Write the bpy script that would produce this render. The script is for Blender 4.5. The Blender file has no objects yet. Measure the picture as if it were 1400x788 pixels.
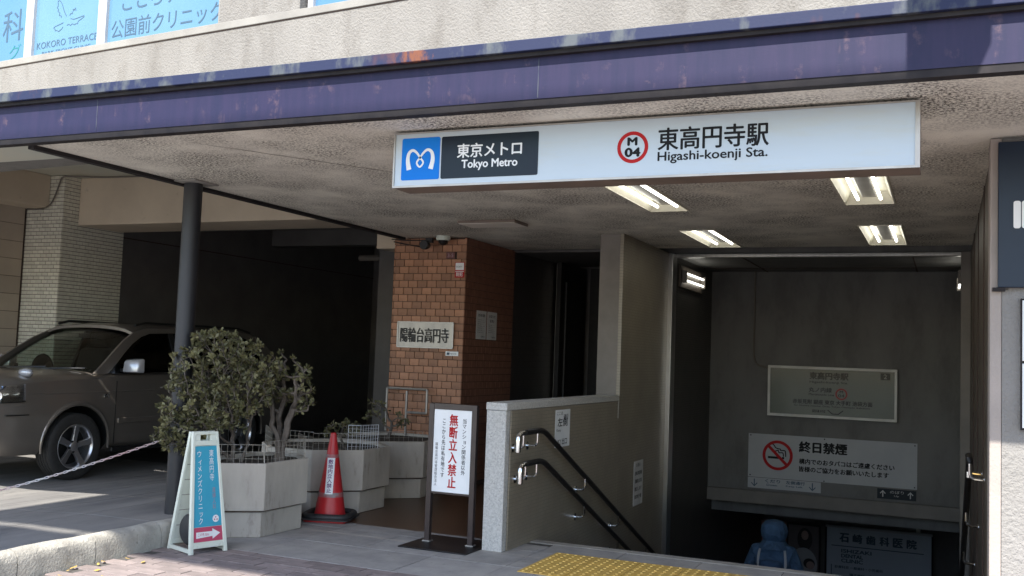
import bpy, bmesh, math, random
from mathutils import Vector, Matrix, noise
from mathutils.kdtree import KDTree
random.seed(7)
R = math.radians
SC = bpy.context.scene
COL = SC.collection

# ------------------------------------------------------------------ camera
cam = bpy.data.cameras.new("camera")
cam_ob = bpy.data.objects.new("camera", cam)
COL.objects.link(cam_ob)
cam.sensor_width = 36.0
cam.lens = 1353.1 / 1400 * 36.0
cam.clip_start = 0.05
cam.clip_end = 800
PITCH, ROLL, YAW = 0.0684640, -0.0367849, 0.4142420
_rz = Matrix.Rotation(YAW, 3, 'Z'); _rx = Matrix.Rotation(PITCH, 3, 'X'); _ry = Matrix.Rotation(ROLL, 3, 'Y')
_m = _rz @ _rx @ _ry                       # columns: right, forward, up
_cm = Matrix((_m.col[0], _m.col[2], -_m.col[1])).transposed()
cam_ob.matrix_world = Matrix.Translation((0, 0, 1.5)) @ _cm.to_4x4()
SC.camera = cam_ob

# ------------------------------------------------------------------ sky, sun, exposure
SUN_DIR = Vector((0.02, -1.0, 1.21)).normalized()      # towards the sun
world = bpy.data.worlds.new("World"); SC.world = world; world.use_nodes = True
_nt = world.node_tree
_sky = _nt.nodes.new("ShaderNodeTexSky"); _sky.sky_type = 'NISHITA'; _sky.sun_disc = False
_sky.sun_elevation = math.asin(SUN_DIR.z); _sky.sun_rotation = math.pi - math.atan2(SUN_DIR.x, -SUN_DIR.y)
_sky.air_density = 1.0; _sky.dust_density = 1.0; _sky.ozone_density = 1.0
_nt.links.new(_sky.outputs[0], _nt.nodes["Background"].inputs[0])
_nt.nodes["Background"].inputs[1].default_value = 0.15
_l = bpy.data.lights.new("sun", 'SUN'); _l.energy = 4.2; _l.angle = R(0.5); _l.color = (1.0, 0.95, 0.87)
_lo = bpy.data.objects.new("sun", _l); COL.objects.link(_lo)
_lo.rotation_euler = SUN_DIR.to_track_quat('Z', 'Y').to_euler(); _lo.location = (0, -20, 30)
vs = SC.view_settings
SC.display_settings.display_device = 'sRGB'
vs.view_transform = 'Standard'; vs.look = 'None'; vs.gamma = 1; vs.exposure = 1.4; vs.use_curve_mapping = False
SC.cycles.max_bounces = 8; SC.cycles.diffuse_bounces = 5

# ------------------------------------------------------------------ materials
def s2l(c):
    return tuple((x / 12.92 if x <= 0.04045 else ((x + 0.055) / 1.055) ** 2.4) for x in c)
def mat(name, c1, c2=None, scale=3.0, rough=0.8, bump=0.0, bscale=60.0, bdist=0.01, metal=0.0, spec=0.5,
        contrast=(0.35, 0.65), c3=None, c3scale=12.0, c3range=(0.58, 0.66), detail=6, coat=0.0, stretch=None,
        objvar=0.0, brick=None, transmission=0.0, c3mask=None, c3plain=False):
    m = bpy.data.materials.new(name); m.use_nodes = True
    nt = m.node_tree; N = nt.nodes; Lk = nt.links; b = N["Principled BSDF"]
    b.inputs["Roughness"].default_value = rough; b.inputs["Metallic"].default_value = metal
    b.inputs["Specular IOR Level"].default_value = spec
    if coat: b.inputs["Coat Weight"].default_value = coat; b.inputs["Coat Roughness"].default_value = 0.04
    if transmission: b.inputs["Transmission Weight"].default_value = transmission
    tc = N.new("ShaderNodeTexCoord"); co = tc.outputs["Object"]
    if stretch:
        mp = N.new("ShaderNodeMapping"); mp.inputs["Scale"].default_value = stretch
        Lk.new(co, mp.inputs[0]); cs = mp.outputs[0]
    else: cs = co
    def ns(sc, src, det=detail, rg=0.6):
        n = N.new("ShaderNodeTexNoise"); n.inputs["Scale"].default_value = sc; n.inputs["Detail"].default_value = det
        n.inputs["Roughness"].default_value = rg; Lk.new(src, n.inputs["Vector"]); return n.outputs["Fac"]
    def ramp(src, a, bb):
        r = N.new("ShaderNodeMapRange"); r.inputs[1].default_value = a; r.inputs[2].default_value = bb
        Lk.new(src, r.inputs[0]); return r.outputs[0]
    def mix(f, a, bb):
        x = N.new("ShaderNodeMix"); x.data_type = 'RGBA'
        if f is not None: Lk.new(f, x.inputs[0])
        for s, v in ((6, a), (7, bb)):
            if isinstance(v, tuple): x.inputs[s].default_value = (*v, 1)
            else: Lk.new(v, x.inputs[s])
        return x
    cur = c1
    if c2 is not None:
        cur = mix(ramp(ns(scale, cs), *contrast), c1, c2).outputs[2]
    if c3 is not None:
        f3 = ramp(ns(c3scale, co if c3plain else cs, 8, 0.7), *c3range)
        if c3mask:
            mm = N.new("ShaderNodeMath"); mm.operation = 'MULTIPLY'; Lk.new(f3, mm.inputs[0]); Lk.new(ramp(ns(c3mask[0], cs, 5, .6), c3mask[1], c3mask[2]), mm.inputs[1]); f3 = mm.outputs[0]
        cur = mix(f3, cur, c3).outputs[2]
    h = None
    if brick:                                    # (tile w, tile h, joint, joint colour, axis 'X'|'Y')
        sep = N.new("ShaderNodeSeparateXYZ"); Lk.new(co, sep.inputs[0])
        cmb = N.new("ShaderNodeCombineXYZ"); Lk.new(sep.outputs[brick[4]], cmb.inputs[0]); Lk.new(sep.outputs["Z"], cmb.inputs[1])
        bt = N.new("ShaderNodeTexBrick"); bt.inputs["Scale"].default_value = 1.0
        bt.inputs["Brick Width"].default_value = brick[0]; bt.inputs["Row Height"].default_value = brick[1]
        bt.inputs["Mortar Size"].default_value = brick[2]; bt.inputs["Mortar Smooth"].default_value = 0.2
        Lk.new(cmb.outputs[0], bt.inputs["Vector"])
        cur = mix(bt.outputs["Fac"], cur, brick[3]).outputs[2]; h = bt.outputs["Fac"]
    if objvar:
        oi = N.new("ShaderNodeObjectInfo"); hs = N.new("ShaderNodeHueSaturation")
        mr = N.new("ShaderNodeMapRange"); mr.inputs[3].default_value = 1 - objvar; mr.inputs[4].default_value = 1 + objvar
        Lk.new(oi.outputs["Random"], mr.inputs[0]); Lk.new(mr.outputs[0], hs.inputs["Value"])
        if isinstance(cur, tuple): hs.inputs["Color"].default_value = (*cur, 1)
        else: Lk.new(cur, hs.inputs["Color"])
        cur = hs.outputs[0]
    if isinstance(cur, tuple): b.inputs["Base Color"].default_value = (*cur, 1)
    else: Lk.new(cur, b.inputs["Base Color"])
    prev = None
    if h is not None:
        bp = N.new("ShaderNodeBump"); bp.inputs["Strength"].default_value = brick[5] if len(brick) > 5 else 0.7; bp.inputs["Distance"].default_value = 0.004
        bp.invert = True; Lk.new(h, bp.inputs["Height"]); prev = bp.outputs[0]
    if bump:
        bp = N.new("ShaderNodeBump"); bp.inputs["Strength"].default_value = bump; bp.inputs["Distance"].default_value = bdist
        Lk.new(ns(bscale, co, 4, 0.6), bp.inputs["Height"])
        if prev: Lk.new(prev, bp.inputs["Normal"])
        prev = bp.outputs[0]
    if prev: Lk.new(prev, b.inputs["Normal"])
    return m
def emit(name, c, s):
    m = bpy.data.materials.new(name); m.use_nodes = True; b = m.node_tree.nodes["Principled BSDF"]
    b.inputs["Base Color"].default_value = (0.8, 0.8, 0.8, 1)
    b.inputs["Emission Color"].default_value = (*c, 1); b.inputs["Emission Strength"].default_value = s; return m
def glass(name, tint, refl=0.1, rough=0.02):
    m = bpy.data.materials.new(name); m.use_nodes = True; nt = m.node_tree; N = nt.nodes
    N.remove(N["Principled BSDF"]); out = N["Material Output"]
    t = N.new("ShaderNodeBsdfTransparent"); t.inputs[0].default_value = (*tint, 1)
    g = N.new("ShaderNodeBsdfGlossy"); g.inputs["Roughness"].default_value = rough
    lw = N.new("ShaderNodeFresnel"); lw.inputs[0].default_value = 1.5
    ad = N.new("ShaderNodeMath"); ad.operation = 'ADD'; ad.inputs[1].default_value = refl; ad.use_clamp = True
    nt.links.new(lw.outputs[0], ad.inputs[0])
    mx = N.new("ShaderNodeMixShader"); nt.links.new(ad.outputs[0], mx.inputs[0])
    nt.links.new(t.outputs[0], mx.inputs[1]); nt.links.new(g.outputs[0], mx.inputs[2]); nt.links.new(mx.outputs[0], out.inputs[0])
    return m

M = {}
def c8(r, g, b): return s2l((r / 255, g / 255, b / 255))
M['stucco'] = mat('stucco_render', (.225, .214, .198), (.18, .17, .157), 1.3, .92, .8, 62, .014, c3=(.13, .118, .105), c3scale=3.2, c3range=(.50, .78), stretch=(1.2, 1, .5))
M['ledge'] = mat('ledge_mortar', (.25, .24, .22), (.20, .19, .175), 3, .9, .4, 90, .004)
M['ceiling'] = mat('canopy_soffit', (.80, .765, .67), (.66, .625, .55), 1.6, .95, .8, 80, .010, c3=(.085, .075, .062), c3scale=55, c3range=(.475, .545), contrast=(.38, .62), c3mask=(1.3, .38, .62), detail=5)
M['navy'] = mat('navy_paint', (.014, .015, .046), (.021, .018, .052), 4, .55, .15, 200, .002, c3=(.085, .055, .075), c3scale=9, c3range=(.54, .64), stretch=(5, 1, .5), spec=.25, c3plain=True, c3mask=(2.4, .50, .66))
M['navycap'] = mat('navy_paint_weathered', (.016, .022, .058), (.075, .085, .095), 5, .6, .2, 80, .003, c3=(.15, .055, .03), c3scale=9.0, c3range=(.50, .60), stretch=(1, 1, .5), c3mask=(1.1, .54, .64), contrast=(.52, .62), spec=.25)
M['trim'] = mat('dark_trim', (.018, .016, .018), (.030, .026, .026), 8, .7, spec=.2)
M['pole'] = mat('pole_paint', (.009, .010, .014), (.016, .016, .020), 3, .45, .1, 60, .002, c3=(.40, .34, .30), c3scale=13, c3range=(.70, .71))
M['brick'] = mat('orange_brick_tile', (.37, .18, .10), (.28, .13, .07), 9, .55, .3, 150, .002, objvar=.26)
M['brickshade'] = mat('shaded_brick_tile', (.25, .115, .075), (.19, .085, .056), 9, .5, .3, 150, .002, objvar=.15)  # darker copy of the orange brick; the side face's shade is in the colour
M['joint'] = mat('dark_joint_mortar', (.05, .03, .025), (.07, .045, .035), 20, .95)
M['concrete'] = mat('concrete_plain', (.30, .285, .26), (.22, .21, .19), 2.5, .9, .4, 60, .006, c3=(.12, .11, .10), c3scale=7, c3range=(.6, .8))
M['granite'] = mat('washed_concrete', (.50, .49, .465), (.40, .395, .375), 60, .85, .8, 90, .006, contrast=(.42, .58), c3=(.24, .235, .225), c3scale=90, c3range=(.56, .64))
M['plantercon'] = mat('planter_concrete', (.50, .455, .395), (.38, .345, .30), 3, .88, .35, 70, .005, c3=(.20, .175, .145), c3scale=6, c3range=(.57, .74), stretch=(1.3, 1.3, .45))
M['soil'] = mat('planter_soil', (.035, .027, .02), (.06, .045, .03), 20, 1, .9, 40, .02)
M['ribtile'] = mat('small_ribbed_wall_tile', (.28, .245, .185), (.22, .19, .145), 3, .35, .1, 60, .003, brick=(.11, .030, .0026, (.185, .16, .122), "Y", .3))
M['slab'] = mat('grey_stone_slab', (.34, .33, .315), (.25, .245, .24), 5, .75, .25, 80, .003, c3=(.12, .12, .12), c3scale=25, c3range=(.6, .7), objvar=.07)
M['paver'] = mat('reddish_paver', (.25, .205, .195), (.185, .155, .148), 6, .88, .5, 90, .004, objvar=.2)
M['jointg'] = mat('grey_joint', (.07, .065, .06), (.09, .085, .08), 20, .95, .3, 100, .004)
M['stud'] = mat('tactile_stud_worn_yellow', (.68, .46, .13), rough=.6)
M['tactile'] = mat('yellow_tactile', (.64, .41, .09), (.52, .33, .08), 7, .7, .2, 80, .002, c3=(.16, .12, .06), c3scale=9, c3range=(.6, .78))
M['asphalt'] = mat('asphalt', (.27, .265, .255), (.32, .315, .30), 3, .9, .7, 120, .006)
M['drive'] = mat('driveway_concrete', (.23, .22, .205), (.15, .145, .14), 1.7, .85, .4, 60, .006, c3=(.09, .088, .085), c3scale=4, c3range=(.55, .75), stretch=(1.6, .4, 1))
M['kerb'] = mat('kerb_concrete', (.42, .40, .35), (.30, .285, .25), 7, .9, .8, 55, .01, c3=(.15, .14, .12), c3scale=18, c3range=(.6, .72))
M['lobbyfloor'] = mat('brown_floor_tile', (.40, .20, .115), (.33, .165, .095), 5, .35, .1, 60, .002, brick=(.12, .12, .004, (.09, .05, .03), "X"))
M['whitetile'] = mat('cream_glazed_tile', (.70, .67, .57), (.60, .57, .48), 8, .4, objvar=.09)
M['joint2'] = mat('tile_joint', (.11, .095, .08), (.15, .13, .11), 20, .9)
M['beam'] = mat('painted_beam', (.60, .50, .385), (.52, .43, .33), 1.6, .8, .15, 40, .004, c3=(.25, .20, .15), c3scale=4, c3range=(.62, .8))
M['beamblue'] = mat('painted_soffit', (.62, .57, .46), (.50, .53, .48), .5, .8, .2, 40, .004)
M['leftwall'] = mat('painted_panel', (.42, .35, .28), (.37, .31, .25), 2, .7, objvar=.05)
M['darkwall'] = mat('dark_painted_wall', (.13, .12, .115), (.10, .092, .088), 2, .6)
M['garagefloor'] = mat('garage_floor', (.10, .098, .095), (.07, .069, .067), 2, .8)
M['pillarcon'] = mat('smooth_grey_column', (.19, .17, .15), (.155, .14, .122), 4, .6, .2, 60, .003)
M['stairwall'] = mat('dark_stair_wall', (.15, .146, .14), (.115, .112, .106), 2.2, .6, .1, 30, .003, c3=(.075, .072, .068), c3scale=2.2, c3range=(.5, .8), stretch=(1, 1, .4))
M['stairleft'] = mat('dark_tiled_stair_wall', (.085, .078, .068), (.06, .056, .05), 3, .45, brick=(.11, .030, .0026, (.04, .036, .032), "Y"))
M['plate'] = mat('dull_steel_plate', (.34, .32, .29), (.27, .255, .235), 14, .42, metal=.9, stretch=(1, 1, .2))
M['steel'] = mat('brushed_steel', (.55, .54, .52), (.45, .44, .42), 20, .28, metal=1.0, stretch=(1, 1, .05))
M['chrome'] = mat('polished_steel', (.75, .75, .74), rough=.1, metal=1.0)
M['alu'] = mat('white_aluminium', (.46, .46, .48), (.40, .40, .42), 6, .4)
M['alugrey'] = mat('grey_aluminium', (.42, .40, .37), (.34, .32, .30), 6, .4, metal=.6)
M['browntrim'] = mat('brown_metal_trim', (.19, .14, .11), (.13, .10, .08), 5, .45)
M['white'] = mat('white_sheet', (.78, .79, .80), (.70, .72, .73), 4, .45)
M['whitedim'] = mat('aged_white_sheet', (.50, .50, .50), (.42, .42, .43), 4, .5)
M['paper'] = mat('paper', (.62, .61, .60), (.54, .53, .52), 6, .8)
M['black'] = mat('black_print', (.008, .009, .011), rough=.6, spec=.2)
M['blacksteel'] = mat('black_painted_steel', (.010, .009, .010), (.016, .015, .015), 9, .42, spec=.3)
M['brownpost'] = mat('dark_brown_post', (.030, .021, .020), (.045, .032, .03), 9, .3)
M['blackplastic'] = mat('black_rubber', (.018, .018, .02), (.03, .03, .032), 9, .55, .3, 60, .004)
M['red'] = mat('red_print', (.40, .012, .014), rough=.6, spec=.2)
M['bluelogo'] = mat('bright_blue_panel', (.0, .17, .62), rough=.5, spec=.2)
M['navyprint'] = mat('dark_navy_panel', (.006, .011, .024), (.008, .018, .027), 3, .3, spec=.22)
M['lightbox'] = mat('sign_acrylic', (.47, .545, .60), (.43, .51, .58), 1.2, .35, c3=(.46, .48, .44), c3scale=1.4, c3range=(.5, .8), stretch=(.5, 1, 3))
M['tube'] = emit('fluorescent_tube', (1.0, .99, .91), 2.6)
M['tubelow'] = emit('fluorescent_tube_dim', (1.0, .98, .88), 1.6)
M['fixture'] = mat('cream_fixture', (.66, .63, .52), (.58, .55, .45), 9, .5)
M['diffuser'] = mat('opal_diffuser', (.85, .80, .72), rough=.5)
M['amber'] = emit('amber_downlight', (1.0, .45, .10), 1.5)
M['film'] = mat('pale_blue_window_film', (.085, .185, .29), (.11, .215, .31), .8, .12, spec=.6)
M['film2'] = mat('blue_window_film', (.065, .165, .28), (.09, .19, .30), .8, .12, spec=.6)
M['inkblue'] = mat('slate_blue_ink', (.045, .085, .13), rough=.5)
M['inkgreen'] = mat('green_ink', (.02, .16, .17), rough=.5)
M['conered'] = mat('red_cone_plastic', (.50, .022, .028), (.42, .02, .025), 6, .38, c3=(.50, .20, .10), c3scale=6, c3range=(.66, .76))
M['cream'] = mat('cream_plastic', (.66, .70, .62), (.60, .64, .56), 5, .45, c3=(.45, .46, .40), c3scale=10, c3range=(.62, .75))
M['teal'] = mat('teal_print', (.035, .31, .46), (.045, .34, .48), 4, .4)
M['pinkred'] = mat('pink_red_print', (.46, .06, .12), rough=.45)
M['salmon'] = mat('faded_red_ink', (.34, .22, .26), rough=.6)
M['wire'] = mat('galvanised_wire', (.38, .37, .34), (.22, .19, .15), 20, .5, metal=.5)
M['wirewhite'] = mat('white_coated_wire', (.72, .75, .80), rough=.4)
M['leaf'] = mat('leaf_dark', (.060, .062, .026), (.135, .125, .058), 14, .5, spec=.4, objvar=.1)
M['leaf2'] = mat('leaf_pale', (.19, .175, .085), (.13, .125, .055), 9, .5, spec=.4)
M['bark'] = mat('grey_bark', (.15, .125, .105), (.085, .07, .058), 12, .9, .6, 60, .006)
M['chain'] = mat('chain_link', (.62, .62, .60), (.55, .32, .30), 2.0, .4, metal=.3)
M['stone'] = mat('dark_wood_door', (.26, .10, .07), (.19, .075, .055), 5, .4)
M['coat'] = mat('blue_coat', (.055, .12, .22), (.04, .09, .17), 8, .85, 1.0, 9, .05)
M['bag'] = mat('blue_backpack', (.035, .085, .18), (.03, .07, .15), 10, .8)
M['strap'] = mat('grey_strap', (.40, .42, .44), rough=.7)
M['trousers'] = mat('dark_trousers', (.03, .03, .04), rough=.9)
M['wallwhite'] = mat('white_rough_render', (.25, .24, .23), (.22, .212, .20), 2, .92, 1.0, 45, .014)
M['mauve'] = mat('painted_corner_render', (.37, .32, .29), (.32, .28, .255), 4, .9, .5, 60, .006)
M['rightinner'] = mat('brown_stair_side', (.11, .088, .068), (.08, .064, .05), 3, .5)
M['greywall'] = mat('grey_neighbour', (.30, .31, .32), rough=.8)
M['yellowleaf'] = mat('dry_leaf', (.45, .30, .08), rough=.8)
M['cable'] = mat('grey_cable', (.16, .14, .12), rough=.6)
M['redgrey'] = mat('dark_red_tile', (.14, .05, .045), rough=.5)
M['boardface'] = mat('board_print_grey', (.25, .25, .24), (.22, .22, .215), 2, .6)
M['framesilver'] = mat('silver_board_frame', (.70, .69, .66), (.6, .59, .56), 5, .4)
M['boardglass'] = glass('board_glass', (.9, .92, .9), -.033, .08)
M['signgrey'] = mat('sign_sheet_white', (.42, .43, .44), (.37, .38, .40), 2, .55)
M['clinicface'] = mat('clinic_sheet', (.55, .60, .66), (.50, .55, .62), 2, .5)
M['postertop'] = mat('poster_backdrop', (.16, .13, .13), rough=.4)
M['posterhair'] = mat('poster_dark', (.03, .022, .022), rough=.4)
M['posterskin'] = mat('poster_skin', (.45, .32, .27), rough=.4)
M['navyboard'] = mat('navy_sign_board', (.008, .017, .036), (.011, .023, .045), 2, .3, spec=.25)
M['lobbywall'] = mat('dark_lobby_tile', (.05, .042, .042), (.035, .03, .03), 5, .4, brick=(.12, .08, .004, (.02, .018, .018), 'Y'))

# ------------------------------------------------------------------ mesh helpers
class MB:
    def __init__(s): s.v = []; s.f = []
    def add(s, vs_, fs): n = len(s.v); s.v += [tuple(v) for v in vs_]; s.f += [tuple(i + n for i in f) for f in fs]; return s
    def box(s, x0, x1, y0, y1, z0, z1):
        s.add([(x0,y0,z0),(x1,y0,z0),(x1,y1,z0),(x0,y1,z0),(x0,y0,z1),(x1,y0,z1),(x1,y1,z1),(x0,y1,z1)],
              [(3,2,1,0),(4,5,6,7),(0,1,5,4),(1,2,6,5),(2,3,7,6),(3,0,4,7)]); return s
    def obox(s, c, ax, ay, az):      # centre and three half-axes
        c = Vector(c); ax = Vector(ax); ay = Vector(ay); az = Vector(az)
        P = [c + sx*ax + sy*ay + sz*az for sz in (-1,1) for sx, sy in ((-1,-1),(1,-1),(1,1),(-1,1))]
        fs = [(3,2,1,0),(4,5,6,7),(0,1,5,4),(1,2,6,5),(2,3,7,6),(3,0,4,7)]
        if ax.cross(ay).dot(az) < 0: fs = [f[::-1] for f in fs]
        return s.add(P, fs)
    def prism(s, poly, z0, z1, poly2=None):
        n = len(poly); p2 = poly2 or poly
        s.add([(x,y,z0) for x,y in poly] + [(x,y,z1) for x,y in p2],
              [tuple(range(n-1,-1,-1)), tuple(range(n,2*n))] + [(i,(i+1)%n,n+(i+1)%n,n+i) for i in range(n)]); return s
    def tube(s, pts, r, n=8, closed=False, cap=True):
        pts = [Vector(p) for p in pts]; m = len(pts); rs = r if isinstance(r, (list, tuple)) else [r]*m
        base = len(s.v); up = None
        for i, p in enumerate(pts):
            a = pts[(i-1) % m] if (closed or i > 0) else p; b = pts[(i+1) % m] if (closed or i < m-1) else p
            d = (b-a).normalized() if (b-a).length > 1e-9 else Vector((0,0,1))
            if up is None: up = d.orthogonal().normalized()
            up = (up - d*up.dot(d)); up = up.normalized() if up.length > 1e-6 else d.orthogonal().normalized()
            w = d.cross(up)
            for k in range(n):
                t = 2*math.pi*k/n; q = p + (up*math.cos(t) + w*math.sin(t))*rs[i]; s.v.append(tuple(q))
        for i in range(m if closed else m-1):
            j = (i+1) % m
            for k in range(n): s.f.append((base+i*n+k, base+i*n+(k+1)%n, base+j*n+(k+1)%n, base+j*n+k))
        if cap and not closed:
            s.f.append(tuple(base+k for k in range(n))[::-1]); s.f.append(tuple(base+(m-1)*n+k for k in range(n)))
        return s
    def lathe(s, prof, c=(0,0,0), axis='Z', n=24, cap=True):     # prof: (radius, height)
        base = len(s.v); c = Vector(c)
        for r_, h in prof:
            for k in range(n):
                t = 2*math.pi*k/n; a, b = r_*math.cos(t), r_*math.sin(t)
                q = (a,b,h) if axis == 'Z' else ((h,a,b) if axis == 'X' else (b,h,a)); s.v.append(tuple(c + Vector(q)))
        for i in range(len(prof)-1):
            for k in range(n): s.f.append((base+i*n+k, base+i*n+(k+1)%n, base+(i+1)*n+(k+1)%n, base+(i+1)*n+k))
        if cap: s.f.append(tuple(base+k for k in range(n))[::-1]); s.f.append(tuple(base+(len(prof)-1)*n+k for k in range(n)))
        return s
    def quad(s, a, b, c, d): return s.add([a,b,c,d], [(0,1,2,3)])
    def mesh(s, name, m, bevel=0, smooth=False, local=None):
        me = bpy.data.meshes.new(name)
        off = Vector(local) if local is not None else Vector((0,0,0))
        me.from_pydata([tuple(Vector(v)-off) for v in s.v], [], s.f); me.update()
        if bevel:
            bm = bmesh.new(); bm.from_mesh(me)
            bmesh.ops.bevel(bm, geom=[e for e in bm.edges if len(e.link_faces) == 2 and e.calc_face_angle(0) > .5], offset=bevel, segments=2, affect='EDGES', profile=.5)
            bm.to_mesh(me); bm.free()
        if smooth:
            for p in me.polygons: p.use_smooth = True
            try: me.set_sharp_from_angle(angle=R(40))
            except Exception: pass
        if m: me.materials.append(M[m] if isinstance(m, str) else m)
        return me
    def build(s, name, m, parent=None, bevel=0, smooth=False, abs_=True):
        loc = parent_loc(parent) if (parent is not None and abs_) else None
        o = bpy.data.objects.new(name, s.mesh(name, m, bevel, smooth, loc)); COL.objects.link(o)
        if parent is not None: o.parent = parent
        return o
def parent_loc(p):
    v = Vector((0,0,0))
    while p is not None: v = v + Vector(p.location); p = p.parent
    return v
def tag(o, label=None, cat=None, group=None, kind=None):
    if label: o['label'] = label
    if cat: o['category'] = cat
    if group: o['group'] = group
    if kind: o['kind'] = kind
    return o
def thing(name, label, cat, loc=(0,0,0), rz=0, group=None):
    o = bpy.data.objects.new(name, None); o.empty_display_size = .1; COL.objects.link(o); o.location = loc; o.rotation_euler = (0,0,rz)
    return tag(o, label, cat, group)
def single(o, label, cat, group=None): return tag(o, label, cat, group)
def recenter(o, loc):          # put a one-mesh thing's origin at its base
    o.data.transform(Matrix.Translation(-Vector(loc))); o.location = loc; return o
def struct(name, mb, m, bevel=0, smooth=False):
    o = mb.build(name, m, None, bevel, smooth); o['kind'] = 'structure'; return o
def inst(me, name, loc, parent, rz=0, scale=None):
    o = bpy.data.objects.new(name, me); COL.objects.link(o); o.location = loc
    if rz: o.rotation_euler = (0,0,rz)
    if scale: o.scale = scale
    o.parent = parent; return o
def copy_tree(o, parent=None):
    c = o.copy(); COL.objects.link(c); c.parent = parent
    for ch in [x for x in o.children]: copy_tree(ch, c)
    return c

# ------------------------------------------------------------------ lettering
_gc = {}
def glyph(ch, bold):
    k = (ch, bold)
    if k in _gc: return _gc[k]
    cu = bpy.data.curves.new('glyph', 'FONT'); cu.body = ch; cu.size = 1; cu.resolution_u = 3; cu.offset = bold; cu.extrude = 0.0
    ob = bpy.data.objects.new('glyph', cu); COL.objects.link(ob)
    dg = bpy.context.evaluated_depsgraph_get(); dg.update()
    me = bpy.data.meshes.new_from_object(ob.evaluated_get(dg))
    r = ([tuple(v.co) for v in me.vertices], [tuple(p.vertices) for p in me.polygons])
    bpy.data.objects.remove(ob); bpy.data.curves.remove(cu); bpy.data.meshes.remove(me)
    _gc[k] = r; return r
def text(body, org, right, up, w, h, m, parent, name='lettering', bold=.0, vertical=False, th=.0012, abs_=True, tight=None):
    """lower-left corner org, box w x h; lettering stands th proud of the surface"""
    vs_, fs = [], []; boldw, bold = bold, 0
    if vertical:
        y = 0
        for ch in body:
            if ch == ' ': y -= .5; continue
            v, f = glyph(ch, bold)
            if not v: continue
            mx = (min(p[0] for p in v) + max(p[0] for p in v)) / 2
            if ch in 'ッィョャゃっ': mx -= .12
            n = len(vs_); vs_ += [(p[0]-mx, p[1]+y) for p in v]; fs += [tuple(i+n for i in q) for q in f]; y -= 1.0
    else:
        v, f = glyph(body, bold); vs_ = [(p[0], p[1]) for p in v]; fs = f
    if not vs_: return None
    x0 = min(p[0] for p in vs_); x1 = max(p[0] for p in vs_); y0 = min(p[1] for p in vs_); y1 = max(p[1] for p in vs_)
    sx = w/(x1-x0); sy = h/(y1-y0)
    if tight is not None: sx = sy = min(sx, sy)
    org = Vector(org); right = Vector(right).normalized(); up = Vector(up).normalized(); nn = right.cross(up)
    mb = MB(); sh = [(0,0)] if not boldw else [(0,0),(boldw,0),(-boldw,0),(0,boldw*.7),(0,-boldw*.7)]
    for q, (dx, dy) in enumerate(sh):
        mb.add([org + right*((p[0]-x0)*sx+dx*sy) + up*((p[1]-y0)*sy+dy*sy) + nn*(th+q*.00012) for p in vs_], fs)
    return mb.build(name, m, parent, abs_=abs_)
def stroke(pts, wd, org, right, up, m, parent, name, sc=1.0, closed=False, th=.0012, abs_=True):
    """flat ribbon through 2-D points (wd: width or list)"""
    org = Vector(org); right = Vector(right).normalized(); up = Vector(up).normalized(); nn = right.cross(up)
    n = len(pts); ws = wd if isinstance(wd, (list, tuple)) else [wd]*n; L, Rr = [], []
    for i, p in enumerate(pts):
        a = pts[(i-1) % n] if (closed or i) else p; b = pts[(i+1) % n] if (closed or i < n-1) else p
        d = Vector((b[0]-a[0], b[1]-a[1])); d = d.normalized() if d.length else Vector((1,0)); q = Vector((-d.y, d.x))*ws[i]/2
        L.append((p[0]+q.x, p[1]+q.y)); Rr.append((p[0]-q.x, p[1]-q.y))
    V = [org + right*(x*sc) + up*(y*sc) + nn*th for x, y in L+Rr]
    F = [(i, n+i, n+(i+1) % n, (i+1) % n) for i in range(n if closed else n-1)]
    return MB().add(V, F).build(name, m, parent, abs_=abs_)
def smooth2(pts, k=5, closed=False):
    out = []; n = len(pts)
    for i in range(n if closed else n-1):
        g = lambda j: pts[j % n] if closed else pts[max(0, min(n-1, j))]
        p0, p1, p2, p3 = g(i-1), g(i), g(i+1), g(i+2)
        for t in [j/k for j in range(k)]:
            out.append(tuple(.5*((2*b)+(-a+c)*t+(2*a-5*b+4*c-d)*t*t+(-a+3*b-3*c+d)*t**3) for a,b,c,d in zip(p0,p1,p2,p3)))
    if not closed: out.append(tuple(pts[-1]))
    return out
def disc(c, r, right, up, m, parent, name, r0=0, th=.001, n=40, a0=0, abs_=True):
    c = Vector(c); right = Vector(right).normalized(); up = Vector(up).normalized(); nn = right.cross(up)
    V = [c + nn*th + (right*math.cos(2*math.pi*k/n)+up*math.sin(2*math.pi*k/n))*r for k in range(n)]
    if r0:
        V += [c + nn*th + (right*math.cos(2*math.pi*k/n)+up*math.sin(2*math.pi*k/n))*r0 for k in range(n)]
        F = [(k, (k+1) % n, n+(k+1) % n, n+k) for k in range(n)]
    else: F = [tuple(range(n))]
    return MB().add(V, F).build(name, m, parent, abs_=abs_)
def rrect(x0, x1, z0, z1, r, y, dy, m, parent, name):
    """rounded plate facing -Y at depth y (front) with thickness dy"""
    P = []
    for cx, cz, a in ((x1-r, z0+r, -90), (x1-r, z1-r, 0), (x0+r, z1-r, 90), (x0+r, z0+r, 180)):
        for k in range(5): t = R(a + k*22.5); P.append((cx+r*math.cos(t), cz+r*math.sin(t)))
    n = len(P); V = [(x, y, z) for x, z in P] + [(x, y+dy, z) for x, z in P]
    F = [tuple(range(n)), tuple(range(2*n-1, n-1, -1))] + [(i, n+i, n+(i+1) % n, (i+1) % n) for i in range(n)]
    return MB().add(V, F).build(name, m, parent)
RX, UZ = (1,0,0), (0,0,1)
# ================================================================== THE SETTING
CZ = 2.82            # canopy soffit
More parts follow.
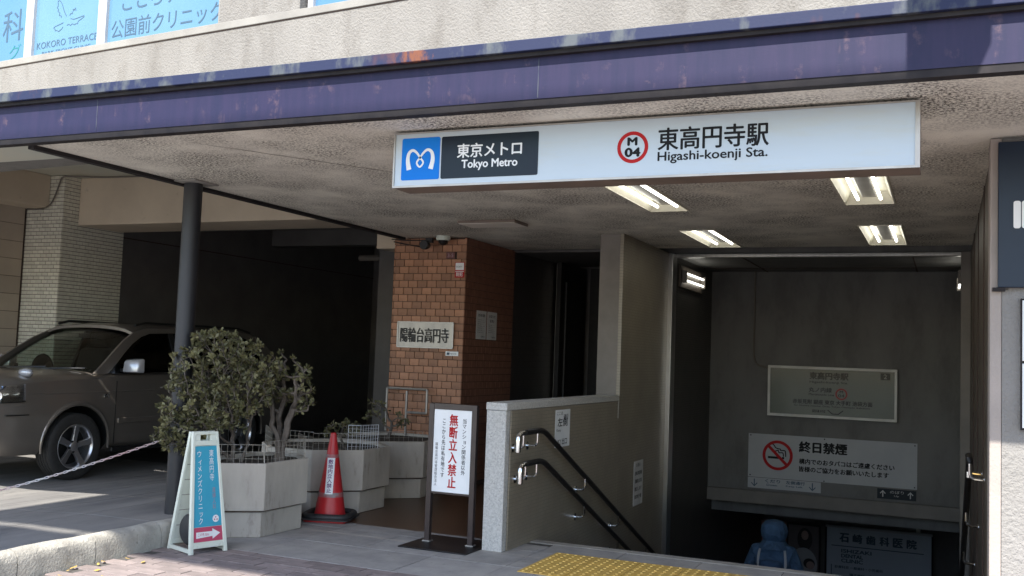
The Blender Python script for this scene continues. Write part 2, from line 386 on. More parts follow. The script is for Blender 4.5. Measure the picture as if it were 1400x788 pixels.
# far ground, road and the pavement
struct('ground', MB().add([(-150,-150,-.16),(150,-150,-.16),(150,7.3,-.16),(-150,7.3,-.16)], [(0,1,2,3)]), 'asphalt')
road = struct('road', MB().box(-60, 60, -12, -2.6, -.15, -.12), 'asphalt')
side = struct('sidewalk', MB().box(-5.27, 14, -2.45, 6.0, -.14, -.008), 'jointg')
rk = struct('road_kerb', MB().box(-60, 14, -2.6, -2.46, -.15, .0), 'kerb', .02)
# reddish pavers, running bond
pw, pd = .232, .116
pm = MB().box(-pw/2+.003, pw/2-.003, -pd/2+.003, pd/2-.003, -.012, 0).mesh('paver', 'paver', .003)
rest = MB(); row = 0; npv = 0; y = 6.0 - pd/2
while y > -2.4:
    x = -5.27 + pw/2 + (pw/2 if row % 2 else 0)
    while x < (4.0 if y > -1 else 2.0):
        dz = random.uniform(-.0015, .0025)
        if y > 4.55 and x < -2.95 and npv < 296:
            inst(pm, 'paver', (x, y, dz), side, random.uniform(-.012, .012)); npv += 1
        else: rest.box(x-pw/2+.003, x+pw/2-.003, y-pd/2+.003, y+pd/2-.003, -.012, dz)
        x += pw
    y -= pd; row += 1
o = rest.build('paver_field', 'paver', side); o['kind'] = 'stuff'
# entrance slab of grey stone
es = struct('entrance_floor', MB().box(-5.6, -3.26, 6.0, 7.46, -.14, -.006).box(-3.26, 4, 6.0, 7.61, -.14, -.006), 'jointg')
ys = [6.0, 6.6, 7.2, 7.46]
k = 0
x = -5.87
while x < 3.5:
    for j in range(3):
        y0, y1 = ys[j], ys[j+1]
        if x > -3.2 and j == 2: y1 = 7.61
        xa, xb = max(x, -5.58), x + .6
        if xb > -3.26 and xa < -3.26 and j: pass
        mb = MB().box(xa+.003, xb-.003, y0+.003, y1-.003, -.01, random.uniform(-.001, .0008))
        mb.build('floor_slab', 'slab', es, .002)
    x += .6
tac = thing('tactile_paving', 'yellow studded tactile paving across the head of the station stairs', 'tactile paving', (-1.2, 6.87, 0))
x = -2.73; k = 0
while x < 1.2:
    x0, x1 = x+.003, x+.334; y0, y1 = 6.47, 7.25
    t = MB().box(x0, x1, y0, y1, .001, .006).build('tactile_tile', 'tactile', tac, .001)
    d = MB()
    for i in range(5):
        for j in range(12):
            cx = x0 + .034 + i*.0658; cy = y0 + .030 + j*.0654
            d.lathe([(.0125,.005),(.011,.009),(.007,.0115)], (cx, cy, 0), 'Z', 8)
    t2 = d.build('stud', 'stud', t); t2['kind'] = 'stuff'
    x += .337
# lobby floor
struct('lobby_floor', MB().box(-5.95, -3.26, 7.46, 13.4, -.14, -.002), 'lobbyfloor')
# driveway slabs (joints run inwards)
def dz_(x): return .15 if x > -6.0 else (.15 - (-6.0 - x)*.05 if x > -8.0 else .05)
dw = struct('driveway', MB().add([(-5.44,-2.4,-.15),(-5.44,10,-.15),(-14,10,-.15),(-14,-2.4,-.15)], [(0,1,2,3)]), 'jointg')
xs = [-5.425, -6.18, -6.74, -7.30, -8.0, -9.2, -10.45, -12, -14]
for a, b in zip(xs[:-1], xs[1:]):
    for y0, y1 in ((-2.4, 2.0), (2.0, 5.9), (5.9, 9.45)):
        za, zb = dz_(a), dz_(b); ya, yb = y0+.004, y1-.004; xa, xb = a-.005, b+.005
        MB().add([(xb,ya,-.12),(xa,ya,-.12),(xa,yb,-.12),(xb,yb,-.12),(xb,ya,zb),(xa,ya,za),(xa,yb,za),(xb,yb,zb)],
                 [(3,2,1,0),(4,5,6,7),(0,1,5,4),(1,2,6,5),(2,3,7,6),(3,0,4,7)]).build('concrete_slab', 'drive', dw, .003)
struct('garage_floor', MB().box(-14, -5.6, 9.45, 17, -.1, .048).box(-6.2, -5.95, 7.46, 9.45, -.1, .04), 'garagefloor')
# kerb stones between pavement and driveway
kb = struct('driveway_kerb', MB().box(-5.415, -5.285, -2.4, 6.15, -.14, .02), 'jointg')
yy = -2.4
edges = [-2.4]
while edges[-1] < 3.9: edges.append(edges[-1] + .62)
edges = [e + (4.52 - edges[-1]) for e in edges] + [5.14, 5.76, 6.15]
for a, b in zip(edges[:-1], edges[1:]):
    n = 14; mb = MB(); V = []
    prof = [(-5.425,-.12),(-5.425,.150),(-5.41,.168),(-5.36,.178),(-5.305,.168),(-5.281,.145),(-5.272,.10),(-5.27,-.12)]
    for i in range(n+1):
        y = a+.004 + (b-a-.008)*i/n
        for px, pz in prof:
            q = noise.noise(Vector((px*9, y*7, pz*9)))*.008 + noise.noise(Vector((px*30, y*30, pz*30)))*.004
            V.append((px + q*(1 if px > -5.38 else 0), y, pz + (q if pz > .1 else 0)))
    m_ = len(prof)
    F = [(i*m_+k, i*m_+k+1, (i+1)*m_+k+1, (i+1)*m_+k) for i in range(n) for k in range(m_-1)]
    F += [tuple(range(m_-1,-1,-1)), tuple(n*m_+k for k in range(m_))]
    mb.add(V, F).build('kerb_stone', 'kerb', kb, 0, True)
# stairs down to the platforms
st = struct('stairway', MB().box(-3.09, .24, 7.61, 7.615, -.3, -.1), 'concrete')
z = 0.0; y = 7.61
n = 0
MB().box(-3.085, .235, 7.56, 7.665, -.03, .0035).build('nosing', 'concrete', st, .004)
while z > -3.7:
    z -= .155; y0 = y; y += .3475; n += 1
    MB().box(-3.085, .235, y0+.055 if n == 1 else y0, y+.02, z-.25, z).build('step', 'concrete', st, .003)
ZB = z
struct('passage_floor', MB().box(-6, 3, y, 20, ZB-.2, ZB), 'concrete')

# ================================================================== BUILDINGS AND STRUCTURE
# --- station canopy
cp = thing('station_canopy', 'low flat canopy with weathered navy fascia and mouldy soffit over the station entrance', 'canopy', (-3, 8, CZ))
holes = [(-.745,-.375,6.85,8.31),(-.745,-.375,9.58,11.08),(-2.455,-2.105,9.71,11.14),(-2.39,-2.05,6.95,8.41)]
XS = sorted(set([-5.72, 4.0] + [v for h in holes for v in h[:2]])); YS = sorted(set([4.76, 11.25] + [v for h in holes for v in h[2:]]))
g = MB()
def cell_open(xm, ym): return any(h[0] < xm < h[1] and h[2] < ym < h[3] for h in holes)
gx = XS; gy = YS
V = [(x_, y_, CZ) for y_ in gy for x_ in gx]; nx = len(gx)
F = []
for j in range(len(gy)-1):
    for i in range(nx-1):
        if not cell_open((gx[i]+gx[i+1])/2, (gy[j]+gy[j+1])/2):
            F.append((j*nx+i, (j+1)*nx+i, (j+1)*nx+i+1, j*nx+i+1))
g.add(V, F); g.build('soffit', 'ceiling', cp)
MB().box(-5.74, 4, 4.78, 11.4, 2.96, 3.08).box(-5.74, -5.70, 4.78, 9.9, CZ+.012, 2.96).build('slab', 'concrete', cp)
MB().box(-5.775, -5.715, 4.80, 9.90, CZ-.028, CZ+.06).build('side_trim', 'trim', cp)
cr = []
rc = random.Random(3)
for i in range(30):
    t = i/29; cr.append((-4.55+1.0*t+rc.uniform(-.006,.006), 5.0+1.55*t+rc.uniform(-.008,.008)))
V = []
for i, (x_, y_) in enumerate(cr):
    w_ = .002+.006*math.sin(math.pi*i/29)*rc.uniform(.5,1.2); V += [(x_-w_, y_, CZ-.0015), (x_+w_, y_, CZ-.0015)]
MB().add(V, [(2*i, 2*i+2, 2*i+3, 2*i+1) for i in range(29)]).build('soffit_crack', 'joint', cp)
# fascia: front sheet, lower return, projecting cap; runs on to the left past the canopy
f = MB().box(-14, 4.0, 4.70, 4.76, CZ+.025, 3.085); f.build('fascia', 'navy', cp)
MB().box(-14, 4.0, 4.705, 4.775, CZ-.012, CZ+.024).build('fascia_lower_strip', 'trim', cp)
MB().box(-14, 4.0, 4.640, 4.80, 3.088, 3.150).build('fascia_cap', 'navycap', cp, .004)
MB().box(-14, 4.0, 4.668, 4.699, 3.066, 3.087).build('cap_drip', 'trim', cp)
for xx in (-5.05, -1.96):
    MB().box(xx-.002, xx+.002, 4.6985, 4.7, CZ+.03, 3.06).build('sheet_seam', 'navycap', cp)
MB().box(-14, -5.78, 4.78, 6.28, 3.087, 3.14).build('sun_block_strip', 'beamblue', cp)  # added slab that keeps sun off the driveway behind the fascia

# --- apartment building above
WA = R(-5.0); wo = Vector((-7.5, 6.28, 0)); wr = Vector((math.cos(WA), math.sin(WA), 0)); wn = Vector((math.sin(WA), -math.cos(WA), 0))
ab = thing('apartment_building', 'cream rendered upper wall with blue film clinic windows above the navy canopy', 'building', tuple(wo))
def W(s, z, d=0): v = wo + wr*s + wn*d; return (v.x, v.y, z)
def wbox(s0, s1, z0, z1, d0, d1):
    c = wo + wr*((s0+s1)/2) + wn*((d0+d1)/2); return MB().obox((c.x, c.y, (z0+z1)/2), wr*((s1-s0)/2), wn*((d1-d0)/2), (0,0,(z1-z0)/2))
LZ = 4.02                                  # ledge
# s of right end: wall corner at X about -.35
SE = 7.36
wl = wbox(1.78, SE, 2.99, LZ-.035, -.35, 0)
q = wbox(0, 1.779, 3.10, LZ-.035, -.35, 0); wl.add(q.v, q.f); q = wbox(-6, -.001, 3.10, LZ-.035, -.35, 0); wl.add(q.v, q.f)
# above the ledge: wall pieces round the windows: window band 1 s in [-6, 2.62], band 2 s in [3.72, SE-1.2]
W1, W2, W3 = 2.20, 3.03, 6.3
for a, b, c, d in ((W1, W2, LZ+.03, 7.0), (W3, SE, LZ+.03, 7.0), (-6, W1, 5.5, 7.0), (W2, W3, 5.5, 7.0)):
    q = wbox(a, b, c, d, -.35, -.004); wl.add(q.v, q.f)
q = wbox(-16, -6.001, 3.10, 7.0, -.35, -.002); wl.add(q.v, q.f)
wl.build('wall', 'stucco', ab)
wbox(-6, SE, LZ-.032, LZ+.028, -.30, .012).build('ledge', 'ledge', ab, .004)
wbox(-6, SE, LZ-.040, LZ-.033, -.3, .004).build('ledge_shadow_gap', 'joint', ab)
wbox(SE-.02, SE, 3.0, 7, -6, -.36).build('side_wall', 'stucco', ab)
MB().box(-15, -.9, 6.9, 22, 3.625, 3.9).build('floor_plate', 'beamblue', ab)
MB().box(-.9, 5, 9.2, 22, 3.625, 3.9).build('floor_plate', 'beamblue', ab)
MB().box(-5.9, 5, 11.45, 22, 2.95, 3.6).build('rear_mass', 'darkwall', ab)
def window(s0, s1, film, fr='alu'):
    w = wbox(s0, s0+.05, LZ+.03, 5.5, -.16, -.07); 
    for a, b, c, d in ((s1-.05, s1, LZ+.03, 5.5), (s0+.05, s1-.05, 5.46, 5.5), (s0+.05, s1-.05, LZ+.03, LZ+.052)):
        q = wbox(a, b, c, d, -.16, -.07); w.add(q.v, q.f)
    w_ = w.build('window', fr, ab)
    wbox(s0+.05, s1-.05, LZ+.052, 5.46, -.12, -.10).build('pane', film, w_)
    return w_
def s_at(px_x):  # world X -> s
    return (px_x - wo.x)/wr.x
sA = .10
window(-6.0, -4.8, 'film2'); window(-4.79, -3.6, 'film2'); window(-3.59, -2.41, 'film2'); window(-2.4, -1.4, 'film2'); window(-1.38, -.275, 'film2')
winA = window(-.27, .72, 'film'); winB = window(.725, W1-.03, 'film')
winC = window(W2+.02, W2+.9, 'film2'); window(W2+.95, W3-.02, 'film2')
wbox(W1-.028, W1, LZ+.03, 5.5, -.2, -.02).build('reveal', 'ledge', ab)
def wtext(body, s0, z0, w, h, m, parent, bold=0, nm='lettering'):
    return text(body, W(s0, z0, -.099), wr, UZ, w, h, m, parent, nm, bold)
wtext('公園前クリニック', .82, LZ+.10, 1.31, .165, 'inkblue', winB)
wtext('こころテラス', .94, LZ+.33, 1.05, .16, 'inkblue', winB)
wtext('KOKORO TERRACE', -.18, LZ+.125, .82, .062, 'inkblue', winA)
wtext('PARK FRONT CLINIC', -.10, LZ+.06, .66, .035, 'inkblue', winA)
text('科', W(-.70, LZ+.25, -.099), wr, UZ, .30, .30, 'inkblue', winA, 'lettering')
text('グ', W(-.58, LZ+.075, -.099), wr, UZ, .17, .14, 'inkgreen', winA, 'lettering')
dove = [(.42,.72),(.44,.70),(.47,.66),(.50,.60),(.52,.55),(.55,.53)]
D1 = smooth2([(.50,.56),(.475,.62),(.45,.70),(.425,.74),(.41,.73),(.415,.69),(.405,.67),(.42,.65),(.415,.63),(.435,.61),(.43,.585),(.45,.575),(.45,.555)], 3)
D2 = smooth2([(.54,.53),(.57,.515),(.61,.52),(.66,.53),(.665,.52),(.64,.50),(.615,.485),(.61,.46),(.595,.465),(.58,.455),(.56,.47),(.545,.455),(.53,.47),(.51,.465)], 3)
D3 = smooth2([(.475,.50),(.45,.49),(.40,.475),(.385,.46),(.40,.445),(.40,.43),(.42,.43),(.43,.415),(.455,.43),(.475,.455)], 3)
D4 = smooth2([(.53,.56),(.54,.58),(.555,.575),(.55,.60)], 3); D5 = [(.56,.60),(.585,.63)]; D6 = [(.555,.62),(.59,.605)]
for D_ in (D1, D2, D3, D4, D5, D6):
    stroke([((p[0]-.385)*1.45+.04, (p[1]-.415)*.89+.26) for p in D_], .006, W(0, LZ, -.099), wr, UZ, 'inkblue', winA, 'dove_outline')

# --- grey neighbour seen past the building's corner
nb = thing('neighbour_building', 'grey slab fronted neighbour building just past the cream wall corner', 'building', (2.5, 6.4, 3.1))
MB().box(.0, 5, 6.0, 9, 3.09, 7).build('wall', 'greywall', nb)
MB().box(-.02, 5, 5.96, 6.0, 3.35, 3.42).build('ledge', 'alugrey', nb)

# --- pole
po = recenter(MB().lathe([(.074,.05),(.074,CZ-.015)], (-5.635, 6.28, 0), 'Z', 32).build('support_pole', 'pole', None, 0, True), (-5.635, 6.28, .05))
po.data.set_sharp_from_angle(angle=R(40)) if hasattr(po.data, 'set_sharp_from_angle') else None
pt = thing('canopy_post', 'round dark blue steel post with chipped paint holding up the canopy', 'post', (-5.635, 6.28, .05)); po.parent = pt; po.location = (0,0,0); po.name = 'shaft'
MB().box(-.14, .14, -.14, .14, CZ-.05-.014, CZ-.052).build('head_plate', 'concrete', pt, abs_=False)
MB().box(-.12, .12, -.12, .12, 0.0, .012).build('base_plate', 'pole', pt, abs_=False)

# --- brick pillar
bpil = thing('brick_pillar', 'orange brick tiled pillar carrying the steel nameplate left of the lobby', 'pillar', (-5.42, 10.6, 0))
bx0, bx1, by0, by1 = -5.90, -4.96, 9.97, 11.34
MB().box(bx0+.010, bx1-.010, by0+.010, by1, 0, CZ-.002).build('core', 'joint', bpil)
tw, thh = .1225, .0815
full = {}
def tile_mesh(w, mname, face):
    k = (round(w, 3), mname, face)
    if k not in full:
        if face == 'F': mb = MB().box(-w/2, w/2, 0, .012, -thh/2+.003, thh/2-.003)
        else: mb = MB().box(-.012, 0, -w/2, w/2, -thh/2+.003, thh/2-.003)
        full[k] = mb.mesh('brick', mname, .0015)
    return full[k]
nr = int(CZ/thh); nparts = 0; dark = MB(); orr = MB()
for r_ in range(nr+1):
    z0 = CZ - .004 - (r_+.5)*thh
    if z0 < thh/2: break
    # front
    x = bx1 - (tw/2 if r_ % 2 else 0); seg = []
    if r_ % 2: seg.append((bx1-tw/2, bx1))
    while x > bx0 + .01:
        seg.append((max(x-tw, bx0), x)); x -= tw
    for a, b in seg:
        if b-a < .02: continue
        if r_ in (2,) and -5.22 < (a+b)/2 < -5.10:
            continue
        if nparts < 290: inst(tile_mesh(b-a-.006, 'brick', 'F'), 'brick', Vector(((a+b)/2, by0 + random.uniform(-.001,.001), z0)) - bpil.location, bpil); nparts += 1
        else: orr.box(a+.003, b-.003, by0, by0+.012, z0-thh/2+.003, z0+thh/2-.003)
    yv = by0 + .0; 
    if r_ % 2 == 0: yv = by0 - tw/2
    while yv < by1:
        a, b = max(yv, by0+.012), min(yv+tw, by1)
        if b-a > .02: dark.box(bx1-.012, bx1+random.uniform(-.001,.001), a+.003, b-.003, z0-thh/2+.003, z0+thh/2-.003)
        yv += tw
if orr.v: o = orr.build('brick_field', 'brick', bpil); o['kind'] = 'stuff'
o = dark.build('brick_side_field', 'brickshade', bpil); o['kind'] = 'stuff'
hp = MB().box(-5.215, -5.105, by0-.004, by0+.01, CZ-.004-3*thh+.006, CZ-.004-2*thh-.004).build('house_number_plate', 'redgrey', bpil)
text('3-5', (-5.195, by0-.004, CZ-.004-3*thh+.022), RX, UZ, .07, .04, 'salmon', hp)

# dark lobby side wall, steel column, door and lobby ceiling
lb = thing('entrance_lobby', 'dark unlit lobby walls behind the brick pillar', 'lobby', (-4.2, 12.3, 0))
MB().box(-5.3, -4.962, 11.345, 13.3, 0, CZ-.02).build('side_wall', 'lobbywall', lb)
MB().box(-5.3, -3.26, 13.3, 13.45, 0, CZ-.02).build('back_wall', 'darkwall', lb)
MB().box(-5.3, -3.26, 11.40, 13.45, CZ-.018, CZ+.05).build('ceiling', 'darkwall', lb)
MB().box(-4.94, -4.80, 12.75, 12.87, 0, CZ-.02).build('steel_column', 'alugrey', lb, .004)
d = MB().box(-4.72, -4.66, 12.2, 13.2, 0, CZ-.06).build('door_leaf', 'blacksteel', lb, .003)
MB().tube([(-4.62,12.3,.8),(-4.62,12.3,2.5)], .02).build('pull_handle', 'blacksteel', d)
MB().box(-4.6, -3.3, 13.2, 13.29, 0, CZ-.05).build('door_panel', 'blacksteel', lb)
dl = thing('downlight', 'tiny amber downlight glowing in the lobby ceiling', 'downlight', (-3.80, 12.0, CZ-.018))
MB().lathe([(.045,-.004),(.045,0)], (0,0,0), 'Z', 20).build('rim', 'alugrey', dl, abs_=False)
MB().lathe([(.03,-.008),(.03,-.0041)], (0,0,0), 'Z', 20).build('lamp', 'amber', dl, abs_=False)

# --- stair parapet and full height wall (one thing)
sw = thing('stair_parapet', 'low washed concrete parapet running back into a full height column beside the stairs', 'parapet wall', (-3.17, 8.5, 0))
MB().box(-3.262, -3.095, 7.02, 7.10, 0, 1.075).build('end_face', 'granite', sw, .006)
MB().box(-3.258, -3.098, 7.10, 9.88, -1.5, 1.075).build('core', 'concrete', sw)
MB().box(-3.266, -3.088, 7.015, 9.88, 1.077, 1.135).build('coping', 'granite', sw, .005)
MB().box(-3.097, -3.085, 7.104, 9.876, -1.5, 1.074).build('tiled_face', 'ribtile', sw)
MB().box(-3.345, -3.125, 9.885, 10.3, -.0, CZ-.003).build('column', 'pillarcon', sw, .004)
MB().box(-3.30, -3.128, 10.3, 11.72, -2.4, CZ-.003).build('rear_core', 'pillarcon', sw)
MB().box(-3.123, -3.085, 9.879, 11.72, -2.6, CZ-.003).build('rear_tiled_face', 'ribtile', sw)
MB().box(-3.0845, -3.080, 9.84, 9.86, .9, 1.07).build('end_trim', 'alugrey', sw)

# --- steel shutter frame
sf = thing('shutter_frame', 'dull steel shutter frame round the mouth of the stairs', 'door frame', (-1.45, 11.85, 0))
MB().box(-3.10, -3.035, 11.725, 11.93, -2.4, CZ-.003).build('jamb', 'steel', sf, .004)
MB().box(.150, .29, 11.80, 11.93, -2.4, CZ-.003).build('jamb', 'pillarcon', sf, .004)
MB().box(-3.034, .149, 11.86, 11.93, 2.775, CZ-.002).build('head', 'steel', sf, .004)
MB().box(-3.034, .149, 11.845, 11.859, 2.79, 2.80).build('head_ridge', 'steel', sf)

# --- stairwell walls
wv = thing('stairwell', 'dim grey stairwell walls and ceiling beyond the steel frame', 'stairwell', (-1.45, 13.2, 0))
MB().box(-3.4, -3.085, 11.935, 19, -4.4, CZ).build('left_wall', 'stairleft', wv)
MB().box(-3.084, .20, 14.17, 14.45, -.24, CZ).build('end_wall', 'stairwall', wv)
MB().box(-3.084, .20, 14.13, 14.45, -.42, -.243).build('end_beam', 'pillarcon', wv, .006)
MB().box(-3.3, .6, 11.935, 14.17, CZ-.005, CZ+.1).build('ceiling', 'stairwall', wv)
for xx in (-2.3, -.35): MB().box(xx-.008, xx+.008, 11.94, 14.16, CZ-.012, CZ-.0055).build('ceiling_joint', 'joint', wv)
MB().box(-3.084, .2, 13.6, 13.62, CZ-.012, CZ-.0055).build('ceiling_joint', 'joint', wv)
MB().box(-3.084, 3, 14.46, 19, -.60, -.42).build('passage_ceiling', 'stairwall', wv)
MB().box(-6, 3, 19, 19.2, -4.4, -.4).build('passage_wall', 'darkwall', wv)
MB().box(.215, .5, 11.935, 19, -4.4, CZ).build('right_wall', 'stairwall', wv)
br = MB().box(-3.9, -2.35, 18.8, 18.99, -4.1, -1.35).build('brown_cladding', 'stone', wv)
MB().box(-3.6, -3.15, 18.78, 18.8, -2.4, -1.65).build('brown_hatch', 'stone', wv, .008)

# --- right hand wall of the entrance
rw = thing('right_entrance_wall', 'rough white rendered wall along the right of the stairs', 'wall', (2, 6.2, 0))
MB().box(.285, 4.0, 6.10, 6.35, -.1, CZ-.003).build('rendered_front', 'wallwhite', rw)
MB().box(.224, .283, 6.096, 6.36, -.1, CZ-.003).build('corner_pilaster', 'mauve', rw, .006)
MB().box(.245, .60, 6.365, 11.795, -2.6, CZ-.003).build('inner_face', 'rightinner', rw)
for a in (7.6, 8.9, 10.2): MB().box(.238, .2445, a, a+.012, -2.4, CZ-.01).build('panel_joint', 'joint', rw)
# ================================================================== GARAGE
gp = thing('tiled_pillar', 'cream glazed tile pillar beside the parked car', 'pillar', (-10.95, 9.8, 0))
px0, px1, py0, py1, pzt = -11.45, -10.45, 9.28, 10.33, 3.62
MB().box(px0+.008, px1-.008, py0+.008, py1, 0, pzt).build('core', 'joint2', gp)
tw2, th2 = .1, .0485; cache = {}; npt = 0; fr = MB(); sd = MB()
def tmesh(w):
    k = round(w, 3)
    if k not in cache: cache[k] = MB().box(-w/2, w/2, 0, .01, -th2/2+.004, th2/2-.004).mesh('tile', 'whitetile')
    return cache[k]
nr = int(pzt/th2)
for r_ in range(nr):
    zc = pzt - (r_+.5)*th2
    x = px1 - (tw2/2 if r_ % 2 else 0); seg = [(px1-tw2/2, px1)] if r_ % 2 else []
    while x > px0+.01: seg.append((max(x-tw2, px0), x)); x -= tw2
    for a, b in seg:
        if b-a < .02: continue
        if zc > 1.55 and b > -11.08 and npt < 295: inst(tmesh(b-a-.008), 'tile', Vector(((a+b)/2, py0+random.uniform(-.001,.001), zc))-gp.location, gp); npt += 1
        else: fr.box(a+.004, b-.004, py0, py0+.01, zc-th2/2+.004, zc+th2/2-.004)
    y = py0 - (tw2/2 if r_ % 2 else 0)
    while y < py1:
        a, b = max(y, py0+.01), min(y+tw2, py1)
        if b-a > .02: sd.box(px1-.01, px1+random.uniform(-.001,.001), a+.004, b-.004, zc-th2/2+.004, zc+th2/2-.004)
        y += tw2
for q, nm in ((fr, 'tile_field'), (sd, 'tile_side_field')): o = q.build(nm, 'whitetile', gp); o['kind'] = 'stuff'
gr = thing('parking_bay', 'gloomy parking bay walls and beige beams under the apartment building', 'garage', (-8.5, 10, 0))
MB().box(-10.45, -5.6, 9.53, 10.28, 3.0, 3.624).build('cross_beam', 'beam', gr, .012)
MB().box(-11.09, -10.7, 6.4, 9.275, 3.2, 3.624).build('side_beam', 'beam', gr, .010)
MB().box(-6.35, -5.92, 10.3, 16.8, 2.74, 3.624).build('rear_beam', 'beam', gr, .01)
MB().box(-11.3, -11.10, 5.8, 9.275, 0, 3.2).build('wall_backing', 'joint', gr)
for i in range(14):
    for a, b in ((5.8, 7.5), (7.51, 9.24)):
        MB().box(-11.10, -11.085, a, b, .02+i*.228, .02+(i+1)*.228-.006).build('wall_panel', 'leftwall', gr, .002)
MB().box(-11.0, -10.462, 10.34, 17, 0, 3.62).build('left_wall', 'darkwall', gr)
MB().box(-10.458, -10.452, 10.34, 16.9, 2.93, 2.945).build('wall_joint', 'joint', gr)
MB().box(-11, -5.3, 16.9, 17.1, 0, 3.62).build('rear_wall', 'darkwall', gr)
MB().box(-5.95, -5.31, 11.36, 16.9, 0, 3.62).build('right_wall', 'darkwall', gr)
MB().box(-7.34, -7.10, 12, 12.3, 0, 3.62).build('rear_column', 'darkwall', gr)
for yy in (11.5, 13.6): MB().box(-10.44, -5.96, yy, yy+.25, 3.2, 3.62).build('ceiling_joist', 'darkwall', gr)
pp = recenter(MB().tube([(-8.3,13.0,2.92),(-7.98,13.0,2.92),(-7.93,13,2.91),(-7.90,13,2.88),(-7.88,13,2.82),(-7.88,13,.06)], .045, 10).build('drain_pipe', 'cable', None, 0, True), (-7.88, 13, .05))
single(pp, 'dark drain pipe with an elbow at the back of the parking bay', 'pipe')
cb = MB().tube(smooth2([(-11.05,9.24,3.19),(-10.9,9.24,3.18),(-10.72,9.24,3.2),(-10.62,9.24,3.26),(-10.55,9.245,3.40),(-10.5,9.245,3.52),(-10.42,9.22,3.585),(-10.25,9.3,3.60),(-9.8,9.45,3.60),(-8.6,9.48,3.60)], 4), .011, 6).build('conduit_cable', 'cable', None, 0, True)
single(cb, 'thin grey cable curling across the top of the cream tiled pillar', 'cable')

# ================================================================== STATION SIGN
ss = thing('station_sign', 'long lightbox station name sign hung under the canopy edge', 'sign', (-1.58, 5.2, 2.45))
SX0, SX1, SZ0, SZ1, SY = -3.04, -.118, 2.475, 2.805, 5.08
MB().box(SX0, SX1, SY+.012, SY+.21, SZ0, SZ1).build('case', 'browntrim', ss, .003)
fm = MB().box(SX0, SX1, SY-.004, SY+.011, SZ0, SZ0+.012).box(SX0, SX1, SY-.004, SY+.011, SZ1-.008, SZ1).box(SX0, SX0+.010, SY-.004, SY+.011, SZ0+.0121, SZ1-.0081).box(SX1-.022, SX1, SY-.004, SY+.011, SZ0+.0121, SZ1-.0081)
for v0 in ((SX0, SX1, SZ0, SZ0+.012), (SX0, SX1, SZ1-.008, SZ1), (SX0, SX0+.010, SZ0+.0121, SZ1-.0081), (SX1-.022, SX1, SZ0+.0121, SZ1-.0081)):
    MB().box(v0[0], v0[1], SY-.004, SY+.011, v0[2], v0[3]).build('frame_bar', 'alugrey', ss)
face = MB().box(SX0+.010, SX1-.022, SY+.003, SY+.0105, SZ0+.0122, SZ1-.0082).build('face_panel', 'lightbox', ss)
MB().box(SX0+.1, SX1-.05, SY+.06, SY+.16, SZ1+.001, CZ-.001).build('hanging_rail', 'trim', ss)
fy = SY + .003
lg = rrect(-2.985, -2.729, 2.519, 2.771, .012, fy-.002, .0018, 'bluelogo', ss, 'logo_panel')
mp0 = [(150,402),(142,362),(146,330),(164,316),(184,326),(203,350),(219,372),(203,391),(187,372),(203,350),(222,326),(242,316),(261,330),(266,362),(257,402)]
mpath = smooth2([((x-204)*.00135, (357-z)*.00135) for x, z in mp0], 5); nM = len(mpath)
wM = [.011 + .021*abs(i/(nM-1)*2-1)**2.2 for i in range(nM)]
stroke(mpath, wM, (-2.858, fy-.002, 2.642), RX, UZ, 'white', lg, 'logo_mark')
nv = rrect(-2.719, -2.104, 2.519, 2.769, .010, fy-.002, .0018, 'navyprint', ss, 'name_panel')
text('東京メトロ', (-2.613, fy-.002, 2.638), RX, UZ, .408, .082, 'white', nv, 'lettering', .022)
text('Tokyo Metro', (-2.582, fy-.002, 2.562), RX, UZ, .352, .062, 'white', nv, 'lettering', .025)
disc((-1.554, fy, 2.647), .087, RX, UZ, 'red', face, 'line_ring', .067)
text('M', (-1.581, fy, 2.658), RX, UZ, .050, .042, 'black', face, 'lettering', .06)
text('04', (-1.595, fy, 2.596), RX, UZ, .082, .047, 'black', face, 'lettering', .06)
text('東高円寺駅', (-1.413, fy, 2.622), RX, UZ, .578, .120, 'black', face, 'lettering', .020)
text('Higashi-koenji Sta.', (-1.413, fy, 2.550), RX, UZ, .574, .064, 'black', face, 'lettering', .022)

# ================================================================== LAMPS
def fixture(h, lab, on=True):
    x0, x1, y0, y1 = h
    t = thing('ceiling_light', lab, 'ceiling light', ((x0+x1)/2, (y0+y1)/2, CZ), 0, 'recessed twin tube lights in the canopy soffit')
    e = .012; d_ = .085
    X0, X1, Y0, Y1 = x0+.004, x1-.004, y0+.004, y1-.004
    hb = MB(); i = .045
    def q(*a): hb.add(a, [(0,1,2,3)])
    A = [(X0,Y0,CZ-.004),(X1,Y0,CZ-.004),(X1,Y1,CZ-.004),(X0,Y1,CZ-.004)]; B = [(X0+i,Y0+i,CZ+d_),(X1-i,Y0+i,CZ+d_),(X1-i,Y1-i,CZ+d_),(X0+i,Y1-i,CZ+d_)]
    for k in range(4): q(A[(k+1)%4], A[k], B[k], B[(k+1)%4])
    q(B[3], B[2], B[1], B[0])
    hb.build('housing', 'fixture', t)
    for v0 in ((x0-.01, x0+.004, y0-.01, y1+.01), (x1-.004, x1+.01, y0-.01, y1+.01), (x0+.0041, x1-.0041, y0-.01, y0+.004), (x0+.0041, x1-.0041, y1-.004, y1+.01)):
        MB().box(v0[0], v0[1], v0[2], v0[3], CZ-.009, CZ-.0005).build('rim', 'fixture', t)
    xm = (x0+x1)/2
    MB().box(xm-.055, xm+.055, Y0+.06, Y1-.06, CZ+.04, CZ+d_-.002).build('ballast_cover', 'alugrey', t, .004)
    for sx in (-1, 1):
        c = xm + sx*.085
        MB().tube([(c, Y0+.08, CZ+.022), (c, Y1-.08, CZ+.022)], .0125, 10).build('tube', 'tube', t, 0, True)
    return t
